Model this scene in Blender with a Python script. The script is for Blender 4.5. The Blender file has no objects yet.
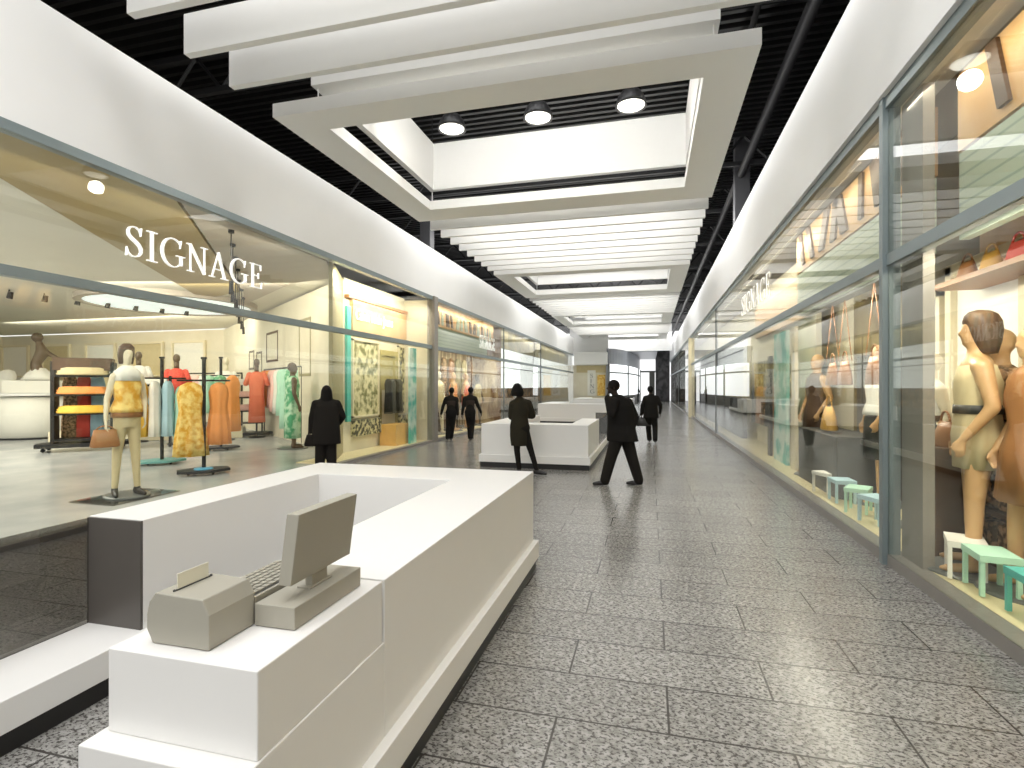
import bpy, bmesh, math, random
from mathutils import Vector, Matrix
random.seed(7)
PI = math.pi
SC = bpy.context.scene
COL = SC.collection

# ------------------------------------------------------------------ camera
cam_d = bpy.data.cameras.new('camera'); cam = bpy.data.objects.new('camera', cam_d); COL.objects.link(cam)
cam.location = (0, 0, 1.7); cam.rotation_euler = (PI/2, 0, math.radians(14.57))
cam_d.sensor_width = 36; cam_d.lens = 36*531/1024; cam_d.shift_y = 0.0024
cam_d.clip_start = 0.05; cam_d.clip_end = 300
SC.camera = cam
# ------------------------------------------------------------------ world and exposure
w = bpy.data.worlds.new('world'); SC.world = w; w.use_nodes = True
w.node_tree.nodes['Background'].inputs[0].default_value = (1.0, 1.0, 1.0, 1)
w.node_tree.nodes['Background'].inputs[1].default_value = 1.0
SC.view_settings.view_transform = 'Standard'; SC.view_settings.look = 'None'
SC.view_settings.gamma = 1; SC.view_settings.use_curve_mapping = False
SC.view_settings.exposure = 0.31
SC.cycles.transparent_max_bounces = 20; SC.cycles.max_bounces = 8; SC.cycles.diffuse_bounces = 5
SC.cycles.sample_clamp_indirect = 6

# ------------------------------------------------------------------ added fill lights of the hall and the shops
def area(name, loc, size, power, direction=(0, 0, -1), col=(1, .995, .985)):
    l = bpy.data.lights.new(name, 'AREA'); l.shape = 'RECTANGLE'; l.size, l.size_y = size; l.energy = power; l.color = col
    o = bpy.data.objects.new(name, l); COL.objects.link(o); o.location = loc
    o.rotation_euler = Vector(direction).to_track_quat('-Z', 'Y').to_euler()
    return o
WARM = (1, .93, .78)
area('hall_fill', (-2.1, 0.6, 7.4), (6.5, 7.0), 520, (0, .12, -1))  # overhead panels put in to brighten the hall, hidden from view
for y in (15.6, 27.7, 39.7):
    area('hall_fill', (-2.1, y, 7.4), (6.5, 5.6), 380, (0, .2, -1))
area('hall_fill', (-2.1, 48.4, 8.0), (6.5, 1.0), 260, (0, .5, -.8))
for y in (9.7, 21.7, 33.7):
    area('well_fill', (-2.1, y - 1.5, 8.2), (4.6, 0.5), 210, (0, .75, -.66))  # unseen strips standing in for cove light in the wells
# added unseen fill strips above the baffles, brightening the white soffit walls
def fill_strip(x, y0, y1, power, d):
    o = area('soffit_fill', (x, (y0+y1)/2, 6.45), (y1-y0, .12), power, d)
    z = -Vector(d).normalized(); xx = Vector((0, 1, 0)); yy = z.cross(xx); o.rotation_euler = Matrix((xx, yy, z)).transposed().to_euler()
fill_strip(-5.95, 5, 46, 150, (-.8, 0, -.6)); fill_strip(1.62, 1, 60, 330, (.97, 0, -.25))
area('shop_wall_fill', (-21, 16.5, 4.2), (12, .3), 190, (0, 1, -.35), (1, .94, .80))  # added fill for the shop's back and angled walls
area('shop_wall_fill', (-11.5, 11.2, 4.2), (6, .3), 80, (-.2, .9, -.4), (1, .94, .80))
# added shop fill aimed into the shops
area('shop_fill', (-6.78, 3, 3.95), (12, .25), 130, (-.8, .05, -.65), (1, .95, .84))
area('shop_fill', (-16, 8.0, 4.3), (6, 7), 800, (0, .25, -1), (1, .95, .84))
area('shop_fill', (-11, 4.2, 4.3), (5, 7), 260, (0, .2, -1), (1, .96, .88))
area('shop_fill', (-6.62, 12.6, 4.2), (4.6, .15), 110, (-.75, 0, -.65), WARM)
area('shop_fill', (-6.66, 19.3, 4.3), (7.6, .12), 30, (-.75, 0, -.65), WARM)
area('shop_fill', (-6.68, 19.3, 2.92), (7.6, .10), 90, (-.4, 0, -.9), WARM)
area('shop_fill', (-6.66, 34, 4.3), (20, .12), 40, (-.75, 0, -.65), WARM)
area('shop_fill', (2.34, 3.0, 4.3), (5.4, .12), 18, (.6, 0, -.8), WARM)
area('shop_fill', (2.36, 2.8, 2.90), (5.0, .10), 80, (.38, 0, -.92), WARM)
area('shop_fill', (2.34, 7.8, 4.3), (3.8, .12), 14, (.6, 0, -.8), WARM)
area('shop_fill', (2.36, 8.3, 2.90), (4.4, .10), 70, (.38, 0, -.92), WARM)
area('shop_fill', (2.34, 14.2, 4.25), (9, .12), 110, (.6, 0, -.8), WARM)
area('shop_fill', (2.34, 32, 4.25), (24, .12), 180, (.6, 0, -.8), WARM)
for o in COL.objects:
    if o.name.startswith('shop_fill') and o.data.size > 5.2 or o.name.startswith('shop_fill') and o.data.size_y < 1:
        d = Vector((0, 0, -1)); d.rotate(o.rotation_euler)
        # keep the long side along the hall
        z = -d.normalized(); x = Vector((0, 1, 0)); x = (x - z*x.dot(z)).normalized(); y = z.cross(x)
        o.rotation_euler = Matrix((x, y, z)).transposed().to_euler()

# ------------------------------------------------------------------ materials
def mat(name, col, rough=.5, metal=0, emit=None, es=1, var=.05, scale=6, spec=.5):
    m = bpy.data.materials.new(name); m.use_nodes = True
    nt = m.node_tree; b = nt.nodes['Principled BSDF']
    b.inputs['Roughness'].default_value = rough; b.inputs['Metallic'].default_value = metal
    b.inputs['Specular IOR Level'].default_value = spec
    tc = nt.nodes.new('ShaderNodeTexCoord'); n = nt.nodes.new('ShaderNodeTexNoise'); n.inputs['Scale'].default_value = scale
    nt.links.new(tc.outputs['Object'], n.inputs['Vector'])
    r = nt.nodes.new('ShaderNodeMix'); r.data_type = 'RGBA'
    r.inputs[6].default_value = (*[c*(1-var) for c in col], 1); r.inputs[7].default_value = (*[min(1, c*(1+var)) for c in col], 1)
    nt.links.new(n.outputs['Fac'], r.inputs[0]); nt.links.new(r.outputs[2], b.inputs['Base Color'])
    if emit:
        b.inputs['Emission Color'].default_value = (*emit, 1); b.inputs['Emission Strength'].default_value = es
    return m
def two(name, c1, c2, rough=.7, scale=8, kind='noise', lo=.45, hi=.55, stretch=(1, 1, 1)):
    m = bpy.data.materials.new(name); m.use_nodes = True
    nt = m.node_tree; b = nt.nodes['Principled BSDF']; b.inputs['Roughness'].default_value = rough
    tc = nt.nodes.new('ShaderNodeTexCoord'); mp = nt.nodes.new('ShaderNodeMapping'); mp.inputs['Scale'].default_value = stretch
    nt.links.new(tc.outputs['Object'], mp.inputs['Vector'])
    if kind == 'wave':
        n = nt.nodes.new('ShaderNodeTexWave'); n.inputs['Scale'].default_value = scale; n.bands_direction = 'Z'; out = n.outputs['Fac']
    else:
        n = nt.nodes.new('ShaderNodeTexNoise'); n.inputs['Scale'].default_value = scale; n.inputs['Detail'].default_value = 5; out = n.outputs['Fac']
    nt.links.new(mp.outputs[0], n.inputs['Vector'])
    r = nt.nodes.new('ShaderNodeValToRGB'); r.color_ramp.elements[0].position = lo; r.color_ramp.elements[1].position = hi
    r.color_ramp.elements[0].color = (*c1, 1); r.color_ramp.elements[1].color = (*c2, 1)
    nt.links.new(out, r.inputs[0]); nt.links.new(r.outputs[0], b.inputs['Base Color'])
    return m
def glass(name, tint, boost=1.0, rough=0.0):
    m = bpy.data.materials.new(name); m.use_nodes = True; nt = m.node_tree; nt.nodes.clear()
    o = nt.nodes.new('ShaderNodeOutputMaterial'); mx = nt.nodes.new('ShaderNodeMixShader')
    t = nt.nodes.new('ShaderNodeBsdfTransparent'); t.inputs[0].default_value = (*tint, 1)
    g = nt.nodes.new('ShaderNodeBsdfGlossy'); g.inputs['Roughness'].default_value = rough
    # Schlick reflectance, the same from both sides of the pane
    f = nt.nodes.new('ShaderNodeLayerWeight'); f.inputs[0].default_value = .5
    pw = nt.nodes.new('ShaderNodeMath'); pw.operation = 'POWER'; pw.inputs[1].default_value = 5; nt.links.new(f.outputs['Facing'], pw.inputs[0])
    mu = nt.nodes.new('ShaderNodeMath'); mu.operation = 'MULTIPLY_ADD'; mu.inputs[1].default_value = .96*boost; mu.inputs[2].default_value = .04*boost; mu.use_clamp = True
    nt.links.new(pw.outputs[0], mu.inputs[0]); nt.links.new(mu.outputs[0], mx.inputs[0])
    nt.links.new(t.outputs[0], mx.inputs[1]); nt.links.new(g.outputs[0], mx.inputs[2]); nt.links.new(mx.outputs[0], o.inputs[0])
    return m

def floor_mat():
    m = bpy.data.materials.new('granite_tiles'); m.use_nodes = True; nt = m.node_tree; b = nt.nodes['Principled BSDF']; L = nt.links
    N = nt.nodes.new
    tc = N('ShaderNodeTexCoord'); mp = N('ShaderNodeMapping'); mp.inputs['Location'].default_value = (-.091, -2.272, 0)
    L.new(tc.outputs['Object'], mp.inputs['Vector'])
    br = N('ShaderNodeTexBrick'); br.offset = .5; br.inputs['Scale'].default_value = 1
    br.inputs['Brick Width'].default_value = 1.11; br.inputs['Row Height'].default_value = .43
    br.inputs['Mortar Size'].default_value = .007; br.inputs['Mortar Smooth'].default_value = .3
    br.inputs['Color1'].default_value = (.29, .285, .274, 1); br.inputs['Color2'].default_value = (.34, .335, .322, 1)
    br.inputs['Mortar'].default_value = (.055, .052, .048, 1); L.new(mp.outputs[0], br.inputs['Vector'])
    # dark flecks
    m2 = N('ShaderNodeMapping'); m2.inputs['Scale'].default_value = (44, 62, 44); m2.inputs['Rotation'].default_value = (0, 0, .5)
    L.new(tc.outputs['Object'], m2.inputs['Vector'])
    n1 = N('ShaderNodeTexNoise'); n1.inputs['Scale'].default_value = 1; n1.inputs['Detail'].default_value = 4; n1.inputs['Roughness'].default_value = .62
    L.new(m2.outputs[0], n1.inputs['Vector'])
    r1 = N('ShaderNodeValToRGB'); r1.color_ramp.elements[0].position = .50; r1.color_ramp.elements[0].color = (0, 0, 0, 1)
    r1.color_ramp.elements[1].position = .575; r1.color_ramp.elements[1].color = (1, 1, 1, 1); L.new(n1.outputs['Fac'], r1.inputs[0])
    n2 = N('ShaderNodeTexNoise'); n2.inputs['Scale'].default_value = 22; n2.inputs['Detail'].default_value = 6; L.new(tc.outputs['Object'], n2.inputs['Vector'])
    r2 = N('ShaderNodeValToRGB'); r2.color_ramp.elements[0].position = .38; r2.color_ramp.elements[0].color = (.72, .71, .69, 1)
    r2.color_ramp.elements[1].position = .62; r2.color_ramp.elements[1].color = (1.15, 1.14, 1.12, 1); L.new(n2.outputs['Fac'], r2.inputs[0])
    mm = N('ShaderNodeMix'); mm.data_type = 'RGBA'; mm.blend_type = 'MULTIPLY'; mm.inputs[0].default_value = 1
    L.new(br.outputs['Color'], mm.inputs[6]); L.new(r2.outputs[0], mm.inputs[7])
    mk = N('ShaderNodeMix'); mk.data_type = 'RGBA'; mk.inputs[7].default_value = (.045, .040, .036, 1)
    sc = N('ShaderNodeMath'); sc.operation = 'MULTIPLY'; sc.inputs[1].default_value = .9; L.new(r1.outputs[0], sc.inputs[0])
    L.new(sc.outputs[0], mk.inputs[0]); L.new(mm.outputs[2], mk.inputs[6]); L.new(mk.outputs[2], b.inputs['Base Color'])
    b.inputs['Roughness'].default_value = .22; b.inputs['Specular IOR Level'].default_value = .55
    bp = N('ShaderNodeBump'); bp.inputs['Strength'].default_value = .15; bp.inputs['Distance'].default_value = .002
    inv = N('ShaderNodeMath'); inv.operation = 'SUBTRACT'; inv.inputs[0].default_value = 1; L.new(br.outputs['Fac'], inv.inputs[1])
    L.new(inv.outputs[0], bp.inputs['Height']); L.new(bp.outputs[0], b.inputs['Normal'])
    return m

M = dict(
    floor=floor_mat(),
    wall=mat('white_plaster', (.81, .81, .80), .6, var=.02, scale=2),
    white=mat('white_laminate', (.82, .81, .785), .35, var=.01),
    ceil=mat('white_board', (.83, .825, .80), .6, var=.01),
    black=mat('black_metal', (.012, .012, .013), .5, spec=.4),
    kick=mat('black_kickboard', (.012, .011, .010), .35),
    deck=mat('black_deck', (.010, .010, .010), .3, metal=.0, spec=.5),
    steel=mat('painted_steel', (.012, .012, .013), .5),
    column=mat('dark_grey_column', (.06, .06, .065), .5),
    softpanel=mat('softly_lit_panel', (.80, .78, .70), .5, emit=(1, .98, .9), es=.22),
    alu=mat('brushed_aluminium', (.22, .265, .275), .35, metal=.4),
    dalu=mat('dark_aluminium', (.16, .17, .165), .4, metal=.3),
    pier=mat('grey_pier_paint', (.26, .24, .21), .5),
    kerb=mat('grey_stone_kerb', (.23, .215, .195), .35),
    glass=glass('clear_glass', (.965, .975, .95), 1.0),
    smoke=glass('smoked_glass', (.50, .49, .48), .5),
    endpanel=mat('dark_taupe_laminate', (.095, .085, .075), .35),
    smoketop=glass('light_smoked_glass', (.86, .84, .80), 1.0),
    pos=mat('grey_plastic', (.37, .35, .29), .5, var=.02),
    posdark=mat('dark_plastic', (.05, .05, .045), .5),
    screen=mat('dark_screen', (.02, .02, .025), .15),
    paper=mat('paper', (.86, .83, .68), .7),
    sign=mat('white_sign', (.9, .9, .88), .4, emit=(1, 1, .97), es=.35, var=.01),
    lamp=mat('lamp_diffuser', (1, 1, .95), .5, emit=(1, .98, .88), es=1.6, var=0),
    coolpanel=mat('cool_light_panel', (.9, .95, 1), .5, emit=(.80, .92, .95), es=.55, var=.02),
    lightbox=mat('backlit_panel', (.95, .96, .98), .5, emit=(.95, .98, 1), es=.95, var=.02),
    sil=mat('black_wool', (.010, .009, .008), .85, spec=.15),
    sil2=mat('dark_olive_wool', (.026, .023, .015), .9, spec=.12),
    sil3=mat('charcoal_cloth', (.016, .014, .012), .9, spec=.12),
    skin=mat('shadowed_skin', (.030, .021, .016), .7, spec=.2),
    hair=mat('black_hair', (.007, .006, .005), .7, spec=.15),
    leather=mat('black_leather', (.012, .010, .009), .45),
    shopfloor=two('pale_shop_floor', (.36, .375, .39), (.50, .51, .50), .25, 1.2, lo=.3, hi=.7),
    creamfloor=mat('cream_floor', (.80, .70, .42), .3),
    cream=two('cream_wall', (.72, .66, .50), (.80, .75, .60), .6, 1.2, lo=.3, hi=.7),
    shopceil=mat('warm_white_ceiling', (.72, .69, .60), .6, var=.05, scale=1),
    brownceil=two('bronze_ceiling_panel', (.30, .22, .09), (.42, .33, .16), .4, .6, lo=.3, hi=.7),
    beigeceil=mat('beige_ceiling_panel', (.42, .37, .31), .5),
    streak=two('brown_cream_hangings', (.20, .10, .04), (.66, .52, .32), .6, 3.2, lo=.42, hi=.58, stretch=(1, 1.6, .25)),
    umber=two('umber_wall', (.16, .11, .045), (.34, .27, .13), .5, 1.1, lo=.35, hi=.65),
    olive=mat('olive_wall', (.36, .32, .18), .5, var=.15, scale=1),
    tan=two('tan_fascia', (.58, .36, .17), (.70, .48, .28), .5, 1.2, lo=.35, hi=.65),
    orange=two('amber_fascia', (.62, .33, .10), (.78, .52, .27), .5, 1.5, lo=.35, hi=.65),
    brown=mat('dark_brown', (.10, .055, .03), .5, var=.3),
    green=two('grey_green_slats', (.28, .36, .28), (.45, .52, .40), .5, 2.6, 'wave', .05, .12),
    gold=two('olive_gold_panel', (.22, .17, .04), (.50, .42, .16), .4, 1.4, lo=.42, hi=.6, stretch=(1, 1, .3)),
    teal=two('teal_banner_cloth', (.12, .55, .48), (.70, .88, .82), .6, 2.2, lo=.42, hi=.56),
    tealp=mat('teal_board', (.10, .52, .46), .5),
    leaf=two('leaf_pattern', (.05, .05, .02), (.66, .60, .34), .5, 9, lo=.46, hi=.56),
    gleaf=two('green_leaf_pattern', (.20, .20, .07), (.80, .74, .46), .5, 5, lo=.40, hi=.56),
    mqn=mat('mannequin_tan', (.62, .38, .18), .35),
    mqnpale=mat('mannequin_pale', (.74, .66, .48), .35),
    mqndark=mat('mannequin_bronze', (.12, .08, .045), .4),
    beige=mat('beige_cloth', (.62, .52, .30), .8, var=.12),
    yellow=two('yellow_print_cloth', (.72, .36, .03), (.92, .68, .22), .8, 9, lo=.4, hi=.6),
    mustard=mat('mustard_cloth', (.82, .50, .07), .8, var=.15),
    orangec=mat('orange_cloth', (.85, .33, .09), .8, var=.15),
    coral=mat('coral_cloth', (.86, .22, .12), .8, var=.1),
    red=mat('red_cloth', (.80, .10, .07), .8, var=.1),
    mint=mat('mint_cloth', (.50, .80, .62), .8, var=.1),
    greenc=two('green_print_cloth', (.10, .40, .20), (.55, .80, .58), .8, 8, lo=.42, hi=.58),
    pink=mat('pink_cloth', (.88, .58, .52), .8, var=.1),
    whitec=mat('white_cloth', (.86, .84, .76), .8, var=.05),
    bluec=mat('pale_blue_cloth', (.45, .66, .74), .8, var=.08),
    bagb=mat('brown_leather', (.38, .17, .06), .4, var=.2),
    bagy=mat('tan_leather', (.78, .45, .10), .4, var=.15),
    fur=two('brown_knit', (.12, .07, .03), (.55, .33, .17), .9, 18, lo=.42, hi=.58),
    tealbase=mat('teal_metal', (.15, .40, .38), .4),
    bluedisc=mat('blue_disc', (.10, .42, .66), .4),
    darkwood=two('dark_slats', (.012, .011, .012), (.06, .055, .06), .4, 2, lo=.4, hi=.6),
    greymetal=mat('blue_grey_cladding', (.30, .31, .35), .35, metal=.2),
    brownshelf=two('stocked_brown', (.05, .03, .02), (.45, .24, .08), .7, 6, lo=.45, hi=.58, stretch=(1, 1, .6)),
    creamframe=mat('cream_frame', (.80, .72, .52), .5),
    greyboard=mat('dark_grey_board', (.09, .085, .08), .4),
)

# ------------------------------------------------------------------ mesh helpers
def obj(name, bm, m, parent=None, smooth=False, bevel=0, auto=True):
    me = bpy.data.meshes.new(name); bmesh.ops.recalc_face_normals(bm, faces=bm.faces[:]); bm.to_mesh(me); bm.free()
    o = bpy.data.objects.new(name, me); COL.objects.link(o)
    ms = m if isinstance(m, (list, tuple)) else [m]
    for k in ms: me.materials.append(M[k] if isinstance(k, str) else k)
    if smooth:
        for p in me.polygons: p.use_smooth = True
    if parent: o.parent = parent
    if bevel:
        b = o.modifiers.new('bevel', 'BEVEL'); b.width = bevel; b.segments = 2; b.limit_method = 'ANGLE'
    return o
def thing(name, label, cat, loc=(0, 0, 0), rz=0, group=None):
    o = bpy.data.objects.new(name, None); COL.objects.link(o); o.empty_display_size = .1
    o.location = loc; o.rotation_euler = (0, 0, rz); o['label'] = label; o['category'] = cat
    if group: o['group'] = group
    return o
def tag(o, label, cat, group=None, loc=None, rz=None):
    o['label'] = label; o['category'] = cat
    if group: o['group'] = group
    if loc: o.location = loc
    if rz is not None: o.rotation_euler = (0, 0, rz)
    return o
def struct(name, bm, m, **k):
    o = obj(name, bm, m, **k)
    if not k.get('parent'): o['kind'] = 'structure'
    return o
def box(bm, x0, x1, y0, y1, z0, z1, mi=0):
    v = [bm.verts.new((x, y, z)) for x in (x0, x1) for y in (y0, y1) for z in (z0, z1)]
    for f in ((0, 1, 3, 2), (4, 6, 7, 5), (0, 4, 5, 1), (2, 3, 7, 6), (0, 2, 6, 4), (1, 5, 7, 3)):
        bm.faces.new([v[i] for i in f]).material_index = mi
def BX(*a):
    bm = bmesh.new()
    if isinstance(a[0], (tuple, list)):
        for q in a: box(bm, *q)
    else: box(bm, *a)
    return bm
def prism(bm, pts, z0, z1):
    a = [bm.verts.new((x, y, z0)) for x, y in pts]; b = [bm.verts.new((x, y, z1)) for x, y in pts]
    n = len(pts); bm.faces.new(a[::-1]); bm.faces.new(b)
    for i in range(n): bm.faces.new((a[i], a[(i+1) % n], b[(i+1) % n], b[i]))
def frame_bm(bm, x0, x1, y0, y1, ix0, ix1, iy0, iy1, z0, z1):
    box(bm, x0, x1, y0, iy0, z0, z1); box(bm, x0, x1, iy1, y1, z0, z1)
    box(bm, x0, ix0, iy0, iy1, z0, z1); box(bm, ix1, x1, iy0, iy1, z0, z1)
def ring_solid(bm, x0, x1, y0, y1, ix0, ix1, iy0, iy1, z0, z1):
    """a rectangular ring as one clean solid"""
    O = [(x0, y0), (x1, y0), (x1, y1), (x0, y1)]; I = [(ix0, iy0), (ix1, iy0), (ix1, iy1), (ix0, iy1)]
    ob = [bm.verts.new((*p, z0)) for p in O]; ot = [bm.verts.new((*p, z1)) for p in O]
    ib = [bm.verts.new((*p, z0)) for p in I]; it = [bm.verts.new((*p, z1)) for p in I]
    for i in range(4):
        j = (i+1) % 4
        bm.faces.new((ob[i], ob[j], ib[j], ib[i])); bm.faces.new((ot[i], it[i], it[j], ot[j]))
        bm.faces.new((ob[i], ot[i], ot[j], ob[j])); bm.faces.new((ib[i], ib[j], it[j], it[i]))
def tube(bm, p0, p1, r0, r1=None, n=12, caps=True):
    r1 = r0 if r1 is None else r1
    p0, p1 = Vector(p0), Vector(p1); d = p1-p0
    if d.length < 1e-6: return
    q = d.to_track_quat('Z', 'Y'); A, B = [], []
    for i in range(n):
        a = 2*PI*i/n; v = Vector((math.cos(a), math.sin(a), 0))
        A.append(bm.verts.new(p0 + q @ (v*r0))); B.append(bm.verts.new(p1 + q @ (v*r1)))
    for i in range(n): bm.faces.new((A[i], A[(i+1) % n], B[(i+1) % n], B[i]))
    if caps: bm.faces.new(A[::-1]); bm.faces.new(B)
def ball(bm, c, r, sx=1, sy=1, sz=1, sub=2, rot=None):
    g = bmesh.ops.create_icosphere(bm, subdivisions=sub, radius=1)
    for v in g['verts']:
        p = Vector((v.co.x*r*sx, v.co.y*r*sy, v.co.z*r*sz))
        if rot: p.rotate(rot)
        v.co = p + Vector(c)
def limb(bm, pts, rs, n=14):
    for i in range(len(pts)-1):
        tube(bm, pts[i], pts[i+1], rs[i], rs[i+1], n)
    for p, r in zip(pts, rs): ball(bm, p, r, sub=2)
def loft(bm, rings, n=24, fold=0, nf=7, rot=0, caps=True):
    """rings: (cx, cy, z, rx, ry)"""
    R = []
    for k, (cx, cy, z, rx, ry) in enumerate(rings):
        L = []; t = k/(len(rings)-1)
        for i in range(n):
            a = 2*PI*i/n; f = 1 + fold*t*math.cos(nf*a + .7)
            x, y = math.cos(a)*rx*f, math.sin(a)*ry*f
            L.append(bm.verts.new((cx + x*math.cos(rot)-y*math.sin(rot), cy + x*math.sin(rot)+y*math.cos(rot), z)))
        R.append(L)
    for A, B in zip(R, R[1:]):
        for i in range(n): bm.faces.new((A[i], A[(i+1) % n], B[(i+1) % n], B[i]))
    if caps: bm.faces.new(R[0]); bm.faces.new(R[-1][::-1])
def lathe(bm, prof, c=(0, 0, 0), n=24):
    R = []
    for r, z in prof:
        R.append([bm.verts.new((c[0]+r*math.cos(2*PI*i/n), c[1]+r*math.sin(2*PI*i/n), c[2]+z)) for i in range(n)])
    for A, B in zip(R, R[1:]):
        for i in range(n): bm.faces.new((A[i], A[(i+1) % n], B[(i+1) % n], B[i]))
    bm.faces.new(R[0]); bm.faces.new(R[-1][::-1])
def fused(name, bm, m, parent, vox=.012, it=3):
    """overlapping closed shapes fused into one continuous skin"""
    me = bpy.data.meshes.new('t'); bm.to_mesh(me); bm.free()
    t = bpy.data.objects.new('t', me); COL.objects.link(t)
    r = t.modifiers.new('r', 'REMESH'); r.mode = 'VOXEL'; r.voxel_size = vox; r.use_smooth_shade = True
    s = t.modifiers.new('s', 'SMOOTH'); s.iterations = it; s.factor = .5
    dg = bpy.context.evaluated_depsgraph_get()
    nm = bpy.data.meshes.new_from_object(t.evaluated_get(dg)); nm.name = name
    bpy.data.objects.remove(t); bpy.data.meshes.remove(me)
    for p in nm.polygons: p.use_smooth = True
    nm.materials.clear(); nm.materials.append(M[m])
    o = bpy.data.objects.new(name, nm); COL.objects.link(o); o.parent = parent
    return o
def copy_tree(o, parent=None):
    c = o.copy(); COL.objects.link(c); c.parent = parent
    for ch in o.children: copy_tree(ch, c)
    return c

# ================================================================== SETTING
XL, XR = -6.45, 2.20          # glass planes
ZT0, ZT1 = 2.85, 2.96         # transom
ZH0, ZH1 = 4.35, 4.46         # glass head
YE = 46.0
struct('floor', BX(-6.58, 2.36, -5, 66, -.2, 0), 'floor')
# side soffit walls
struct('wall_left', BX(-6.85, XL+.0, -5, YE, ZH1, 5.92), 'wall')
struct('wall_right', BX(2.12, 2.62, -5, 61.5, ZH1, 5.92), 'wall')
struct('wall_upper_left', BX(-11.9, -11.7, -5, 66, 4.7, 8.6), 'black')
struct('wall_upper_right', BX(5.2, 5.4, -5, 66, 0, 8.6), 'black')
struct('wall_roof_right', BX(3.72, 5.2, -5, 66, 4.9, 5.0), 'black')
# corrugated deck
bm = bmesh.new(); y = -5.0; zs = []
while y < 66:
    zs += [(y, 8.42), (y+.09, 8.42), (y+.12, 8.30), (y+.21, 8.30)]; y += .24
va = [(bm.verts.new((-11.8, yy, zz)), bm.verts.new((5.3, yy, zz))) for yy, zz in zs]
for a, b in zip(va, va[1:]): bm.faces.new((a[0], a[1], b[1], b[0]))
tp = [bm.verts.new(p) for p in ((-11.8, -5, 8.6), (5.3, -5, 8.6), (5.3, 66, 8.6), (-11.8, 66, 8.6))]
bm.faces.new(tp)
struct('ceiling', bm, 'deck')
# roof trusses running across the hall
def truss(y, lit):
    bm = bmesh.new()
    box(bm, -11.6, 5.1, y-.05, y+.05, 8.02, 8.12); box(bm, -11.6, 5.1, y-.05, y+.05, 7.30, 7.40)
    x = -11.5; up = True
    while x < 4.5:
        a, b = (x, y, 7.36 if up else 8.06), (x+.6, y, 8.06 if up else 7.36)
        tube(bm, a, b, .035, n=6); x += .6; up = not up
    struct('roof_truss', bm, 'steel')
for y in (3.2, 8.4, 14.5, 18.2, 22.3, 26.5, 31, 36, 42, 49): truss(y, 0)
# pipes along the right-hand gap
bm = bmesh.new(); tube(bm, (2.3, -5, 7.25), (2.3, 61, 7.25), .10, n=16)
o = obj('ceiling_pipe', bm, 'steel', smooth=True); tag(o, 'long black pipe running under the dark deck above the right soffit', 'pipe')
bm = bmesh.new(); tube(bm, (1.75, -5, 8.05), (1.75, 61, 8.05), .055, n=12)
o = obj('ceiling_pipe', bm, 'steel', smooth=True); tag(o, 'thinner black pipe close under the dark deck, left of the thick pipe', 'pipe')
# columns
struct('column_right', BX(2.16, 2.52, 14.95, 15.30, 5.92, 8.3), 'column')
struct('column_upper_left', BX(-6.83, -6.50, 15.05, 15.38, 5.92, 8.3), 'column')
struct('column_left', BX(-6.60, -6.36, 15.08, 15.36, 0, 4.46), 'pier')

# storefront metalwork and glass
def run(name, x0, x1, y0, y1, z0, z1, m): struct(name, BX(x0, x1, y0, y1, z0, z1), m)
run('trim_1', XL-.10, XL+.03, -5, YE, ZH0, ZH1, 'alu')
run('trim_2', XL-.10, XL+.02, -5, 15.08, ZT0, ZT1, 'alu')
run('trim_3', XL-.10, XL+.02, 15.36, YE, ZT0, ZT1, 'alu')
run('trim_4', XL-.12, XL+.03, -5, 15.08, 0, .06, 'kerb')
run('trim_5', XL-.12, XL+.03, 15.36, YE, 0, .06, 'kerb')
run('trim_6', XR-.03, XR+.10, -5, 61.5, ZH0, ZH1, 'alu')
run('trim_7', XR-.02, XR+.08, -5, 5.80, ZT0, ZT1, 'alu')
run('trim_8', XR-.02, XR+.08, 5.88, 61.5, ZT0, ZT1, 'alu')
run('trim_9', XR-.01, XR+.16, -5, 61.5, 0, .10, 'kerb')
k = 1
for x, ys in ((XL, [(-5, 3.2), (3.2, 15.08), (15.36, 23.35), (23.35, 31.8), (31.8, YE)]), (XR, [(-5, 5.80), (5.88, 19.45), (19.51, 30.6), (30.7, 44), (44.1, 61.5)])):
    zb = .06 if x < 0 else .10
    for a, b in ys:
        for z0, z1 in ((zb, ZT0), (ZT1, ZH0)):
            struct('window_%d' % k, BX(x-.005, x+.005, a, b, z0, z1), 'glass'); k += 1
run('trim_10', XR-.05, XR+.10, 5.80, 5.88, 0, ZH1, 'alu')
run('trim_11', XR-.02, XR+.06, 19.45, 19.51, 0, ZH0, 'dalu')
run('trim_12', XR-.16, XR+.02, 30.58, 30.74, 0, ZH0, 'creamframe')
run('trim_13', XR-.02, XR+.06, 44.0, 44.1, 0, ZH0, 'dalu')
run('trim_14', XL-.04, XL+.02, 31.77, 31.83, .06, ZH0, 'dalu')
run('trim_15', XL-.04, XL+.02, 23.33, 23.37, .06, ZH0, 'dalu')
struct('trim_16', BX(XR+.11, XR+.20, 5.40, 5.80, 0.1, ZH0), 'pier')

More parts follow.
